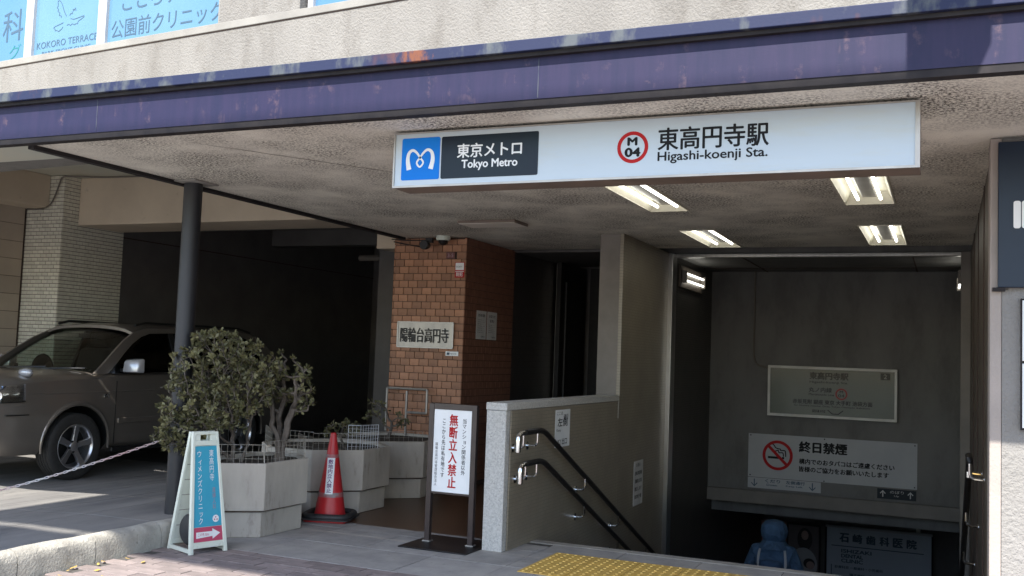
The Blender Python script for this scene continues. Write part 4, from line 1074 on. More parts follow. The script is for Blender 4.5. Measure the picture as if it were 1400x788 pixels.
def cone_patch(z0, z1, a0, a1, m, nm, off=.002, n=12):
    V = []; F = []
    for j in range(2):
        z = (z0, z1)[j]; rr = cone_r(z)+off
        for i in range(n+1):
            a = faceang + a0(z) + (a1(z)-a0(z))*i/n; V.append((rr*math.cos(a), rr*math.sin(a), z))
    F = [(i, i+1, n+1+i+1, n+1+i) for i in range(n)]
    return MB().add(V, F).build(nm, m, cn, abs_=False)
M['coneband'] = mat('scuffed_grey_band', (.34, .10, .10), (.26, .22, .22), 14, .5, contrast=(.45, .55))
cone_patch(.205, .245, lambda z: -math.pi, lambda z: math.pi, 'coneband', 'reflective_band', .0012, 32)
cone_patch(.545, .575, lambda z: -math.pi, lambda z: math.pi, 'coneband', 'reflective_band', .0012, 32)
hw = .034
lab_ = cone_patch(.235, .545, lambda z: -hw/cone_r(z), lambda z: hw/cone_r(z), 'white', 'warning_strip', .0028)
# vertical lettering laid on the strip
sl_ = (cone_r(.545)-cone_r(.235))/.31
nrm = Vector((math.cos(faceang), math.sin(faceang), 0)); rgt = Vector((-math.sin(faceang), math.cos(faceang), 0))
upv = (Vector((0,0,1)) + nrm*sl_).normalized()
M['purple'] = mat('purple_ink', (.13, .035, .16), rough=.5)
text('敷地内立入禁止', nrm*(cone_r(.25)+.0036) + Vector((0,0,.25)) - rgt*.021, rgt, upv, .042, .285, 'purple', cn, 'lettering', .02, vertical=True, abs_=False)

# ================================================================== STANDING NOTICE
fs = thing('floor_stand_sign', 'black post framed no entry notice standing by the parapet end', 'sign', (-3.575, 7.0, 0))
MB().box(-3.86, -3.275, 6.77, 7.34, 0, .010).build('base_plate', 'blacksteel', fs, .002)
for xx in (-3.765, -3.385): 
    MB().box(xx-.022, xx+.022, 7.055, 7.10, .0101, 1.10).build('post', 'brownpost', fs, .003)
    MB().box(xx-.032, xx+.032, 7.045, 7.11, .0102, .018).build('post_foot', 'alugrey', fs)
MB().box(-3.742, -3.408, 7.058, 7.097, 1.055, 1.10).build('top_rail', 'brownpost', fs)
MB().box(-3.742, -3.408, 7.065, 7.09, .405, 1.054).build('panel', 'white', fs); yf = 7.065
MB().box(-3.742, -3.408, 7.06, 7.095, .39, .404).build('bottom_rail', 'brownpost', fs)
text('無断立入禁止', (-3.602, yf, .445), RX, UZ, .072, .575, 'red', fs, 'lettering', .028, vertical=True)
text('当マンション関係者以外', (-3.488, yf, .55), RX, UZ, .036, .44, 'black', fs, 'lettering', .008, vertical=True)
text('ここから先は私有地です', (-3.668, yf, .52), RX, UZ, .033, .46, 'black', fs, 'lettering', .01, vertical=True)
text('陽輪台高円寺管理組合法人', (-3.722, yf, .45), RX, UZ, .023, .34, 'black', fs, 'lettering', .0, vertical=True)

# ================================================================== FOLDING SIGN
A0 = Vector((-4.915, 5.66, 0)); A1 = Vector((-4.815, 5.945, 0)); ax_ = (A1-A0).normalized(); an = Vector((ax_.y, -ax_.x, 0))   # outward normal
af = thing('folding_sign', 'cream plastic folding sign with a teal clinic panel and red arrow', 'sign', tuple((A0+A1)/2 - an*.15), 0)
HA = .86; Wb, Wt = (A1-A0).length, .205; dep = .33
apex = (A0+A1)/2 - an*(dep/2)
def leaf_panel(side, nm):
    """one leg of the A: side=+1 front (towards +n), -1 rear"""
    foot = (A0+A1)/2 if side > 0 else (A0+A1)/2 - an*dep
    top = apex + an*(side*.028) + Vector((0,0,HA))
    upd = (top-foot); L = upd.length; upd.normalize(); nrm_ = ax_.cross(upd) if side > 0 else upd.cross(ax_)
    if nrm_.dot(an)*side < 0: nrm_ = -nrm_
    def pt(u, v, d=0): w = Wb + (Wt-Wb)*v; return foot + ax_*(w*(u-.5)) + upd*(L*v) + nrm_*d
    def slab(u0, u1, v0, v1, d0, d1, m, nm_, bev=.003):
        V = [pt(u0,v0,d0),pt(u1,v0,d0),pt(u1,v1,d0),pt(u0,v1,d0),pt(u0,v0,d1),pt(u1,v0,d1),pt(u1,v1,d1),pt(u0,v1,d1)]
        F = [(3,2,1,0),(4,5,6,7),(0,1,5,4),(1,2,6,5),(2,3,7,6),(3,0,4,7)]
        if side < 0: F = [f[::-1] for f in F]
        return MB().add(V, F).build(nm_, m, af, bev)
    slab(0,1,.085,.885,-.022,-.006,'cream', nm)
    slab(0,.095,0,1,-.026,.002,'cream','frame_stile'); slab(.905,1,0,1,-.026,.002,'cream','frame_stile')
    slab(.096,.904,.885,.925,-.026,.002,'cream','frame_rail'); slab(.096,.904,.975,1,-.026,.002,'cream','carry_handle')
    slab(.096,.904,.045,.085,-.026,.002,'cream','frame_rail')
    slab(.096,.30,.925,.975,-.024,-.002,'cream','handle_cheek'); slab(.70,.904,.925,.975,-.024,-.002,'cream','handle_cheek')
    if side < 0:
        for k in range(5): slab(.1,.9,.2+k*.13,.205+k*.13,-.0235,-.0222,'ledge','moulded_rib',0)
    return foot, upd, L, nrm_, pt
foot, upd, L, nrm_, pt = leaf_panel(1, 'front_panel')
leaf_panel(-1, 'rear_panel')
def onp(u0, u1, v0, v1, m, nm_, d=-.005):
    return MB().add([pt(u0,v0,d),pt(u1,v0,d),pt(u1,v1,d),pt(u0,v1,d)], [(0,1,2,3)]).build(nm_, m, af)
onp(.10,.90,.215,.88,'teal','teal_sheet'); onp(.10,.90,.095,.213,'pinkred','red_sheet')
def at_(body, u, v, w, h, m, **k): return text(body, pt(u, v, -.005), ax_, upd, w, h, m, af, k.pop('name','lettering'), th=.001, **k)
at_('東高円寺', .60, .59, .036, .225, 'white', bold=.0, vertical=True)
at_('ウィメンズクリニック', .24, .238, .036, .525, 'white', bold=.0, vertical=True)
at_('産婦人科', .66, .352, .026, .16, 'salmon', vertical=True)
disc(pt(.735, .275, -.005), .026, ax_, upd, 'white', af, 'round_emblem', th=.001)
for du, dv in ((0,.010),(-.010,-.006),(.010,-.006)): disc(pt(.735, .275, -.005)+ax_*du+upd*dv, .0055, ax_, upd, 'pinkred', af, 'emblem_dot', th=.0016)
q_ = [(.17,.125),(.62,.135),(.62,.112),(.84,.155),(.62,.198),(.62,.175),(.17,.175)]
MB().add([pt(u,v,-.004) for u, v in q_], [(0,1,2,3,4,5,6)]).build('white_arrow', 'white', af)
text('この先 50m', pt(.22,.140,-.004), ax_, upd, .088, .024, 'pinkred', af, th=.001)
for v0, pts in (('spread_bar', [A0 + Vector((0,0,.02)), A0 - an*dep + Vector((0,0,.02))]), ('spread_bar', [A1 + Vector((0,0,.02)), A1 - an*dep + Vector((0,0,.02))])):
    c = (pts[0]+pts[1])/2; MB().obox(c + ax_*(.012 if (pts[0]-A0).length < .1 else -.012), an*(dep/2-.03), ax_*.010, Vector((0,0,.013))).build(v0, 'cream', af, .002)
wt = thing('sign_weight', 'round black water weight sitting inside the folding sign', 'weight', tuple((A0+A1)/2 - an*.15), 0)
cw = (A0+A1)/2 - an*.165
mb = MB().lathe([(.05,-.10),(.095,-.098),(.112,-.08),(.112,.08),(.095,.098),(.05,.10)], (0,0,0), 'X', 36)
Rm = Matrix((ax_, an, Vector((0,0,1)))).transposed()
mb.v = [tuple(Rm @ Vector(v) + cw + Vector((0,0,.150))) for v in mb.v]
mb.build('drum', 'blackplastic', wt, 0, True)

# ================================================================== CHAIN
ch_ = thing('barrier_chain', 'faded red and white plastic chain sagging across the driveway to the post', 'chain', (-6.0, 6.2, .7))
a = Vector((-5.70, 6.24, .745)); b = Vector((-7.3, 3.6, .20)); nL = 96
lk1 = MB(); 
rows = []
for i in range(nL):
    t = i/nL; t2_ = (i+1)/nL
    f = lambda t: a.lerp(b, t) - Vector((0,0,.16*math.sin(math.pi*t)))
    p, q = f(t), f(t2_); rows.append((p, q))
for i, (p, q) in enumerate(rows):
    m_ = (p+q)/2; d = (q-p).normalized(); u = d.orthogonal().normalized(); w = d.cross(u)
    if i % 2: u, w = w, u
    pts = [m_ + d*(.022*math.cos(2*math.pi*k/10)) + u*(.0075*math.sin(2*math.pi*k/10)) for k in range(10)]
    MB().tube(pts, .0036, 5, closed=True).build('chain_link', 'chain', ch_, 0, True)

# ================================================================== FALLEN LEAVES
rl = random.Random(4); lm = MB().add([(-.02,0,.002),(-.008,-.011,.004),(.012,-.009,.002),(.022,.001,.006),(.011,.010,.003),(-.009,.010,.005)], [(0,1,2,3,4,5)]).mesh('dry_leaf', 'yellowleaf')
for i, (x, y) in enumerate(((-5.20,5.10),(-5.23,5.17),(-5.17,5.33),(-5.24,4.93),(-5.21,4.86),(-5.06,4.96),(-5.12,4.72),(-4.9,4.85),(-5.18,4.62),(-5.0,5.3))):
    o = bpy.data.objects.new('fallen_leaf', lm); COL.objects.link(o); o.location = (x, y, .004); o.rotation_euler = (rl.uniform(-.3,.3), rl.uniform(-.3,.3), rl.uniform(0,6)); s_ = rl.uniform(.7,1.4); o.scale = (s_,)*3
    tag(o, 'small dry yellow leaf fallen by the foot of the driveway kerb', 'leaf', 'dry leaves along the kerb')
# ================================================================== PARKED CAR  (x forward, y left, z up; origin under the front axle)
M['carpaint'] = mat('bronze_grey_car_paint', (.22, .195, .17), (.20, .178, .155), 3, .30, metal=.55, coat=.8)
M['carglass'] = glass('tinted_car_glass', (.62, .70, .65), .02, .01)
M['cardark'] = glass('dark_privacy_glass', (.03, .035, .035), .02, .02)
M['carblack'] = mat('black_car_trim', (.012, .012, .012), rough=.4)
M['carinside'] = mat('grey_car_interior', (.06, .058, .055), rough=.9)
M['tyre'] = mat('tyre_rubber', (.022, .021, .020), (.032, .030, .028), 30, .8)
M['rim'] = mat('alloy_rim', (.50, .50, .52), rough=.28, metal=.9)
M['lens'] = glass('lamp_lens', (.85, .88, .9), .15, .02)
M['reflector'] = mat('lamp_reflector', (.7, .72, .75), rough=.12, metal=1)
M['amberlens'] = mat('amber_lens', (.5, .16, .03), rough=.2)
M['silver'] = mat('silver_mirror_shell', (.50, .50, .52), rough=.22, metal=.4, coat=.8)
car = thing('parked_car', 'bronze grey sport utility car parked nose out beside the cream tiled pillar', 'car', (-9.15, 7.71, .05), R(-90))
def sect(x):
    st_ = [(.98,.66,.38,.80,.64),(.968,.75,.33,.94,.74),(.93,.825,.29,1.015,.82),(.74,.870,.27,1.055,.86),(.30,.882,.27,1.080,.885),(-.05,.8825,.27,1.095,.885),(-.42,.8825,.26,1.105,.885),
          (-1.2,.8825,.26,1.12,.885),(-2.2,.8825,.26,1.145,.885),(-3.0,.880,.27,1.165,.88),(-3.40,.865,.30,1.18,.86),(-3.53,.83,.36,1.10,.82),(-3.58,.74,.42,.92,.7)]
    for a, b in zip(st_[:-1], st_[1:]):
        if a[0] >= x >= b[0]:
            t = (a[0]-x)/(a[0]-b[0]); return [a[i]+(b[i]-a[i])*t for i in range(5)]
    return list(st_[0] if x > st_[0][0] else st_[-1])
xsC = [.98,.972,.965,.945,.92,.86,.79,.72,.62,.52,.42,.30,.18,.06,-.05,-.18,-.30,-.42,-.6,-.8,-1.0,-1.2,-1.6,-2.0,-2.2,-2.4,-2.6,-2.8,-3.0,-3.2,-3.35,-3.42,-3.50,-3.55,-3.58]
V = []; ring = 0
for x in xsC:
    _, w, zb, zt, wt_ = sect(x); hood = x > -.42
    half = [(0,zb),(w*.55,zb),(w*.90,zb+.02),(w*.975,zb+.09),(w*.995,zb+.20),(w,min(.62, zt-.22)),(w*.998,min(.76, zt-.15)),(w*.985,min(.90, zt-.09))]
    if hood: half += [(w*.955,zt-.055),(w*.91,zt-.022),(w*.80,zt+.006),(w*.62,zt+.018),(w*.60,zt+.024),(w*.30,zt+.034),(0,zt+.038)]
    else: half += [(w*.97,zt-.04),(w*.945,zt-.015),(w*.91,zt-.003),(w*.80,zt-.005),(w*.60,zt-.005),(w*.30,zt-.005),(0,zt-.005)]
    rg = [(y, z) for y, z in half] + [(-y, z) for y, z in half[-2:0:-1]]
    ring = len(rg); V += [(x, y, z) for y, z in rg]
F = [(i*ring+k, (i+1)*ring+k, (i+1)*ring+(k+1) % ring, i*ring+(k+1) % ring) for i in range(len(xsC)-1) for k in range(ring)]
F = [f[::-1] for f in F]
F += [tuple(range(ring)), tuple((len(xsC)-1)*ring+k for k in range(ring))[::-1]]
cb_ = MB().add(V, F)
me = cb_.mesh('body', 'carpaint', 0, False)
bm = bmesh.new(); bm.from_mesh(me); bmesh.ops.recalc_face_normals(bm, faces=bm.faces); bm.to_mesh(me); bm.free()
body = bpy.data.objects.new('body', me); COL.objects.link(body)
me.materials.append(M['carblack'])
cut = []
for hx in (0, -2.625):
    for sy in (1, -1):
        mb = MB().lathe([(.415, .50), (.415, 1.2)], (0,0,0), 'Y', 40); mb.v = [(x+hx, y*sy, z+.36) for x, y, z in mb.v]
        cm = mb.mesh('cut', 'carblack'); b2 = bmesh.new(); b2.from_mesh(cm); bmesh.ops.recalc_face_normals(b2, faces=b2.faces); b2.to_mesh(cm); b2.free()
        co_ = bpy.data.objects.new('cut', cm); COL.objects.link(co_); cut.append(co_)
        md = body.modifiers.new('b', 'BOOLEAN'); md.operation = 'DIFFERENCE'; md.object = co_; md.solver = 'EXACT'
        try: md.material_mode = 'TRANSFER'
        except Exception: pass
bpy.context.view_layer.update()
dg = bpy.context.evaluated_depsgraph_get()
nm_ = bpy.data.meshes.new_from_object(body.evaluated_get(dg)); body.modifiers.clear(); body.data = nm_
for c_ in cut: bpy.data.objects.remove(c_)
for p in nm_.polygons: p.use_smooth = True
try: nm_.set_sharp_from_angle(angle=R(35))
except Exception: pass
body.parent = car
from mathutils.bvhtree import BVHTree
bvh = BVHTree.FromPolygons([v.co.copy() for v in nm_.vertices], [tuple(p.vertices) for p in nm_.polygons])
def cp_(mb, nm, m, par=car, bev=0, sm=False): return mb.build(nm, m, par, bev, sm, abs_=False)
# arch lips
for hx in (0, -2.625):
    for sy in (1, -1):
        pts = [(hx + .435*math.cos(R(a)), sy*(.870+.012*math.sin(R(a))), .36+.43*math.sin(R(a))) for a in range(-8, 189, 7)]
        cp_(MB().tube(pts, [.012+.016*math.sin(R(max(0,min(180,a)))) for a in range(-8, 189, 7)], 8), 'arch_flare', 'carpaint', sm=True)
# wheels
for hx in (0, -2.625):
    for sy in (1, -1):
        w = bpy.data.objects.new('wheel', None); COL.objects.link(w); w.parent = car; w.location = (hx, sy*.775, .345); w.empty_display_size = .1
        if sy < 0: w.rotation_euler = (0,0,math.pi)
        tp = [(.222,-.10),(.30,-.107),(.330,-.100),(.343,-.088),(.345,-.07),(.345,-.062),(.338,-.060),(.338,-.054),(.345,-.052),(.346,-.022),(.339,-.020),(.339,-.013),(.346,-.011),(.346,.011),(.339,.013),(.339,.020),(.346,.022),(.345,.052),(.338,.054),(.338,.060),(.345,.062),(.345,.07),(.343,.088),(.330,.100),(.30,.107),(.240,.100),(.222,.095)]
        cp_(MB().lathe(tp, (0,0,0), 'Y', 56, False), 'tyre', 'tyre', w, sm=True)
        rm = MB().lathe([(.223,.060),(.226,.094),(.232,.099),(.226,.102),(.216,.094),(.208,.06),(.20,.0),(.06,-.01)], (0,0,0), 'Y', 48, False)
        rim = cp_(rm, 'rim', 'rim', w, sm=True)
        cp_(MB().lathe([(.19,.008),(.19,.010),(.02,.011)], (0,0,0), 'Y', 32), 'brake_disc', 'carblack', w)
        for k in range(5):
            a = math.pi/2 + 2*math.pi*k/5 + .1; u = Vector((math.cos(a), 0, math.sin(a))); v = Vector((-math.sin(a), 0, math.cos(a)))
            P = []
            for r_, hw_, yy in ((.045,.034,.075),(.12,.031,.082),(.215,.043,.092)):
                P += [u*r_ - v*hw_ + Vector((0,yy-.028,0)), u*r_ - v*hw_*.82 + Vector((0,yy,0)), u*r_ + v*hw_*.82 + Vector((0,yy,0)), u*r_ + v*hw_ + Vector((0,yy-.028,0))]
            F = [(i*4+j, (i+1)*4+j, (i+1)*4+(j+1) % 4, i*4+(j+1) % 4) for i in range(2) for j in range(4)] + [(3,2,1,0),(8,9,10,11)]
            cp_(MB().add(P, F), 'spoke', 'rim', w, .004)
            c_ = Vector((math.cos(a+.628)*.056, .078, math.sin(a+.628)*.056))
            mb = MB().lathe([(.013,-.02),(.013,.004)], (0,0,0), 'Y', 10); mb.v = [tuple(Vector(q)+c_) for q in mb.v]; cp_(mb, 'wheel_nut_recess', 'carblack', w)
        cp_(MB().lathe([(.05,.03),(.05,.084),(.036,.090),(.01,.091)], (0,0,0), 'Y', 24), 'hub_cap', 'rim', w, sm=True)
# roof
RXs = [-.90,-.95,-1.1,-1.4,-1.9,-2.5,-3.0,-3.18]; V = []; ny = 12
for x in RXs:
    e = 0 if x < -1 else (x+1.1)*.10
    for j in range(ny+1):
        y = -.655 + 1.31*j/ny; V.append((x, y*(1 if x > -3 else .98), 1.625 - max(0, x+1.15)*.14 - max(0, -x-2.6)*.05 + .045*(1-(y/.655)**2) - .03*abs(y/.655)**8))
nr_ = len(RXs); top = len(V); V += [(x, y, z-.035) for x, y, z in V]
F = []
for i in range(nr_-1):
    for j in range(ny):
        a = i*(ny+1)+j; F.append((a, a+1, a+ny+2, a+ny+1)); F.append((top+a, top+a+ny+1, top+a+ny+2, top+a+1))
for i in range(nr_-1):
    a = i*(ny+1); F.append((a, a+ny+1, top+a+ny+1, top+a)); b_ = a+ny; F.append((b_, top+b_, top+b_+ny+1, b_+ny+1))
for j in range(ny): F.append((j, top+j, top+j+1, j+1)); a = (nr_-1)*(ny+1)+j; F.append((a, a+1, top+a+1, top+a))
cp_(MB().add(V, F), 'roof', 'carpaint', sm=True)
for sy in (1, -1):
    cp_(MB().tube([(-1.0,sy*.60,1.64),(-1.15,sy*.60,1.675),(-2.8,sy*.60,1.675),(-3.05,sy*.60,1.63)], .016, 8), 'roof_rail', 'carblack', sm=True)
    # pillars
    def bar(p, q, w0, w1, m, nm, off=(0,0,0)):
        cp_(MB().tube([Vector(p), Vector(q)], [w0, w1], 8), nm, m, sm=True)
    def strip(pts, inn, m, nm):       # ribbon with thickness
        n = len(pts); V = [(x, y*sy, z) for x, y, z in pts] + [(x, y*sy, z) for x, y, z in inn]
        V += [(x, (abs(y)-.03)*sy*(1 if y >= 0 else 1), z) for x, y, z in V]
        F = []
        for i in range(n-1): F += [(i, i+1, n+i+1, n+i), (2*n+i, 3*n+i, 3*n+i+1, 2*n+i+1), (i, 2*n+i, 2*n+i+1, i+1), (n+i, n+i+1, 3*n+i+1, 3*n+i)]
        F += [(0, n, 3*n, 2*n), (n-1, 3*n-1, 4*n-1, 2*n-1)]
        o = cp_(MB().add(V, F), nm, m)
        b2 = bmesh.new(); b2.from_mesh(o.data); bmesh.ops.recalc_face_normals(b2, faces=b2.faces); b2.to_mesh(o.data); b2.free(); return o
    yA, yT = .845, .655
    def side(x, z): t = min(1, max(0, (z-1.10)/.50)); return yA + (yT-yA)*(t**1.25)
    outer = [(-.20,1.085),(-.38,1.22),(-.56,1.35),(-.74,1.47),(-.92,1.56),(-1.10,1.607),(-1.5,1.622),(-2.2,1.628),(-2.9,1.615),(-3.15,1.57),(-3.28,1.45),(-3.38,1.30),(-3.45,1.17)]
    inner = [(-.40,1.10),(-.54,1.21),(-.68,1.32),(-.84,1.43),(-1.0,1.51),(-1.15,1.553),(-1.5,1.567),(-2.2,1.572),(-2.82,1.562),(-2.97,1.52),(-3.05,1.43),(-3.10,1.30),(-3.10,1.17)]
    strip([(x, side(x,z), z) for x, z in outer], [(x, side(x,z)+.004, z) for x, z in inner], 'carpaint', 'window_surround')
    for xa, xb, nm in ((-1.46,-1.54,'b_pillar'),(-2.36,-2.42,'c_pillar')):
        strip([(xa+.02,side(0,1.11)+.001,1.11),(xa,side(0,1.35)+.001,1.35),(xa,side(0,1.57)+.001,1.57)], [(xb+.02,side(0,1.11),1.11),(xb,side(0,1.35),1.35),(xb,side(0,1.57),1.57)], 'carblack', nm)
    def pane(pl, m, nm):
        V = [(x, (side(x,z)-.012)*sy, z) for x, z in pl]; cp_(MB().add(V, [tuple(range(len(V)))]), nm, m)
    pane([(-.42,1.10),(-1.46,1.115),(-1.46,1.565),(-1.15,1.551),(-1.0,1.508),(-.84,1.428),(-.68,1.318),(-.54,1.208)], 'cardark' if sy > 0 else 'carglass', 'front_side_window')
    pane([(-1.53,1.115),(-2.38,1.13),(-2.38,1.57),(-1.53,1.567)], 'cardark', 'rear_side_window')
    pane([(-2.42,1.13),(-3.09,1.17),(-3.09,1.30),(-3.04,1.43),(-2.96,1.52),(-2.82,1.56),(-2.42,1.57)], 'cardark', 'quarter_window')
    cp_(MB().box(-3.10,-.44, sy*.868-.006, sy*.868+.006, 1.088, 1.102), 'belt_trim', 'carblack', bev=.002)
    # doors: seams, handles, side moulding, blinker
    for xx in (-.50, -1.50, -2.42): cp_(MB().box(xx-.004, xx+.004, sy*.8828-.002, sy*.8828+.002, .34, 1.02), 'door_seam', 'carblack')
    for xx in (-1.25, -2.15): cp_(MB().box(xx-.09, xx+.09, min(sy*.878,sy*.905), max(sy*.878,sy*.905), .93, .955), 'door_handle', 'carpaint', bev=.006)
    cp_(MB().box(-1.46,-.54, min(sy*.872,sy*.896), max(sy*.872,sy*.896), .56, .62), 'side_moulding', 'carpaint', bev=.008)
    cp_(MB().box(-2.28,-1.54, min(sy*.872,sy*.896), max(sy*.872,sy*.896), .56, .62), 'side_moulding', 'carpaint', bev=.008)
    cp_(MB().box(-2.15,-.48, min(sy*.80,sy*.885), max(sy*.80,sy*.885), .255, .31), 'sill_trim', 'carblack', bev=.01)
    cp_(MB().box(-.40,-.335, min(sy*.880,sy*.892), max(sy*.880,sy*.892), .845, .885), 'side_blinker', 'lens', bev=.004)
    cr_ = []
    for x_ in [.62, .4, .1, -.3, -.8, -1.4, -2.0, -2.6, -3.1, -3.4]:
        z_ = .90 - .012*x_; h_ = bvh.ray_cast(Vector((x_, sy*1.5, z_)), Vector((0,-sy,0)))[0]
        if h_ is not None: cr_.append(tuple(h_ - Vector((0, sy*.0045, 0))))
    cp_(MB().tube(smooth2(cr_, 4), .009, 8), 'body_crease', 'carpaint', sm=True)
    # door mirror
    mr = bpy.data.objects.new('door_mirror', None); COL.objects.link(mr); mr.parent = car; mr.location = (-.62, sy*.985, 1.19)
    V8 = [(-.05,-.125,-.085),(.055,-.11,-.075),(.055,.10,-.07),(-.05,.125,-.08),(-.05,-.13,.075),(.035,-.11,.055),(.03,.10,.06),(-.05,.12,.085)]
    cp_(MB().add([(x, y*sy, z) for x, y, z in V8], [f if sy > 0 else f[::-1] for f in [(3,2,1,0),(4,5,6,7),(0,1,5,4),(1,2,6,5),(2,3,7,6),(3,0,4,7)]]), 'shell', 'silver', mr, .022, True)
    cp_(MB().box(-.058,-.051,-.10,.10,-.06,.06), 'mirror_glass', 'carblack', mr, .003)
    cp_(MB().box(-.03,.03,min(-sy*.17,-sy*.09),max(-sy*.17,-sy*.09),-.075,-.035), 'mount', 'carblack', mr, .006)
    # headlamp wrapped round the corner of the body
    hl = bpy.data.objects.new('headlight', None); COL.objects.link(hl); hl.parent = car; hl.location = (0,0,0)
    def wrap(a0, a1, zl, zh, off, m, nm, na=14, nz=5):
        V = []
        for i in range(na+1):
            a = R(a0+(a1-a0)*i/na); dr = Vector((math.cos(a), sy*math.sin(a), 0))
            for k in range(nz+1):
                z = zl(i/na)+(zh(i/na)-zl(i/na))*k/nz; c0 = Vector((.42, sy*.42, z))
                h_, _n, _i, _d = bvh.ray_cast(c0+dr*1.5, -dr); h_ = h_ if h_ is not None else c0+dr*.45
                V.append(tuple(h_+dr*off))
        F = [(i*(nz+1)+k, (i+1)*(nz+1)+k, (i+1)*(nz+1)+k+1, i*(nz+1)+k+1) for i in range(na) for k in range(nz)]
        if sy < 0: F = [f[::-1] for f in F]
        return cp_(MB().add(V, F), nm, m, hl, sm=True)
    zl = lambda t: .80 + .015*math.sin(math.pi*t) + .03*t**4; zh = lambda t: .95 + .04*t
    wrap(-8, 62, zl, zh, .003, 'reflector', 'reflector')
    wrap(-9, 63, lambda t: zl(t)-.006, lambda t: zl(t)+.004, .010, 'carblack', 'lower_seal', nz=1)
    wrap(60.5, 63, lambda t: .84, lambda t: 1.0, .008, 'silver', 'end_bezel', 2, 3)
    for aa, rr in ((14, .05), (38, .045)):
        a = R(aa); dr = Vector((math.cos(a), sy*math.sin(a), 0)); c0 = Vector((.42, sy*.42, .885))
        h_ = bvh.ray_cast(c0+dr*1.5, -dr)[0] or c0+dr*.45
        mb = MB().lathe([(rr, .004), (rr*.95, .010), (rr*.5, .006), (.008, .018)], (0,0,0), 'X', 18)
        q_m = Matrix((dr, Vector((-dr.y, dr.x, 0)), Vector((0,0,1)))).transposed(); mb.v = [tuple(q_m @ Vector(v) + h_) for v in mb.v]
        cp_(mb, 'lamp_bowl', 'chrome', hl, sm=True)
    wrap(-8, 62, zl, zh, .022, 'lens', 'lens')
    cp_(MB().box(.60,.86, min(sy*.845,sy*.875), max(sy*.845,sy*.875), .69, .70), 'bumper_seam', 'carblack')
# windscreen
V = []; nw = 10; nh = 6
for i in range(nh+1):
    t = i/nh; xx = -.10 - .84*t; zz = 1.105 + .50*t + .045*math.sin(math.pi*t)*.6; w = .80 + (.625-.80)*t
    for j in range(nw+1):
        y = -w + 2*w*j/nw; V.append((xx - .22*(y/w)**2*(1-.35*t), y, zz))
F = [(i*(nw+1)+j, i*(nw+1)+j+1, (i+1)*(nw+1)+j+1, (i+1)*(nw+1)+j) for i in range(nh) for j in range(nw)]
cp_(MB().add(V, F), 'windscreen', 'carglass', sm=True)
cp_(MB().box(-3.30,-3.20,-.6,.6,1.18,1.56), 'rear_window', 'cardark')
cp_(MB().tube([(-.08,-.62,1.11),(-.12,-.1,1.135),(-.17,.18,1.15)], .009, 6), 'wiper', 'carblack'); cp_(MB().tube([(-.06,.0,1.12),(-.14,.42,1.14),(-.24,.68,1.15)], .009, 6), 'wiper', 'carblack')
cp_(MB().box(-.55,-.30,-.78,.78,1.0,1.10), 'dashboard', 'carinside', bev=.02)
for sy in (1, -1):
    cp_(MB().obox((-1.35,sy*.38,1.16), (.06,0,-.0), (0,.23,0), (-.06,0,.20)), 'seat_back', 'carinside', bev=.04)
    cp_(MB().box(-1.50,-1.40, sy*.38-.13, sy*.38+.13, 1.38, 1.54), 'head_rest', 'carinside', bev=.03)
cp_(MB().lathe([(.17,0),(.18,.01),(.17,.02)], (-.62,-.38,1.10), 'X', 20), 'steering_wheel', 'carblack')
cp_(MB().box(-.86,-.84,-.10,.10,1.48,1.53), 'rear_view_mirror', 'carblack', bev=.005)
cp_(MB().box(.96,.985,-.42,.42,.62,.78), 'grille', 'carblack', bev=.01); cp_(MB().box(.985,1.0,-.17,.17,.42,.50), 'licence_plate', 'white')
cp_(MB().box(.84,.98,-.68,.68,.24,.34), 'lower_air_dam', 'carblack', bev=.01)

# hood mirror (small fender mirror)
cp_(MB().lathe([(.012,-.085),(.034,-.06),(.044,.0),(.040,.06),(.015,.085)], (.52,.69,1.105), 'Y', 16), 'fender_mirror', 'silver', sm=True)
cp_(MB().tube([(.50,.67,.99),(.51,.68,1.08)], .012, 8), 'fender_mirror_stalk', 'carblack')

# ================================================================== PERSON on the stairs, seen from behind
YPn = 12.25; fl_ = -(YPn-7.61)*.446
per = thing('person', 'person in a blue hooded coat with a blue backpack walking down the stairs', 'person', (-1.86, YPn, fl_))
def skin_body(verts, edges, radii, root, nm, m, par, sub=2):
    me = bpy.data.meshes.new(nm); me.from_pydata(verts, edges, []); me.update()
    o = bpy.data.objects.new(nm, me); COL.objects.link(o)
    md = o.modifiers.new('skin', 'SKIN'); md.use_smooth_shade = True
    for i, r_ in enumerate(radii):
        me.skin_vertices[0].data[i].radius = r_ if isinstance(r_, tuple) else (r_, r_)
        me.skin_vertices[0].data[i].use_root = (i == root)
    s = o.modifiers.new('sub', 'SUBSURF'); s.levels = sub; s.render_levels = sub
    bpy.context.view_layer.update(); dg = bpy.context.evaluated_depsgraph_get()
    m2 = bpy.data.meshes.new_from_object(o.evaluated_get(dg)); o.modifiers.clear(); o.data = m2; m2.materials.clear(); m2.materials.append(M[m])
    for p in m2.polygons: p.use_smooth = True
    o.parent = par; return o
V = [(0,0,.86),(0,0,1.02),(0,0,1.20),(0,.0,1.36),(0,.01,1.44),(0,.03,1.50),
     (-.20,0,1.36),(-.30,.02,1.12),(-.31,.10,.88),(-.30,.14,.80),(.20,0,1.36),(.30,.03,1.12),(.31,.12,.90),(.30,.17,.83),
     (-.09,0,.80),(-.10,.06,.47),(-.10,.03,.10),(-.10,.13,.04),(.09,0,.80),(.10,.10,.42),(.10,.06,.02),(.10,.17,-.10)]
E_ = [(0,1),(1,2),(2,3),(3,4),(4,5),(3,6),(6,7),(7,8),(8,9),(3,10),(10,11),(11,12),(12,13),(0,14),(14,15),(15,16),(16,17),(0,18),(18,19),(19,20),(20,21)]
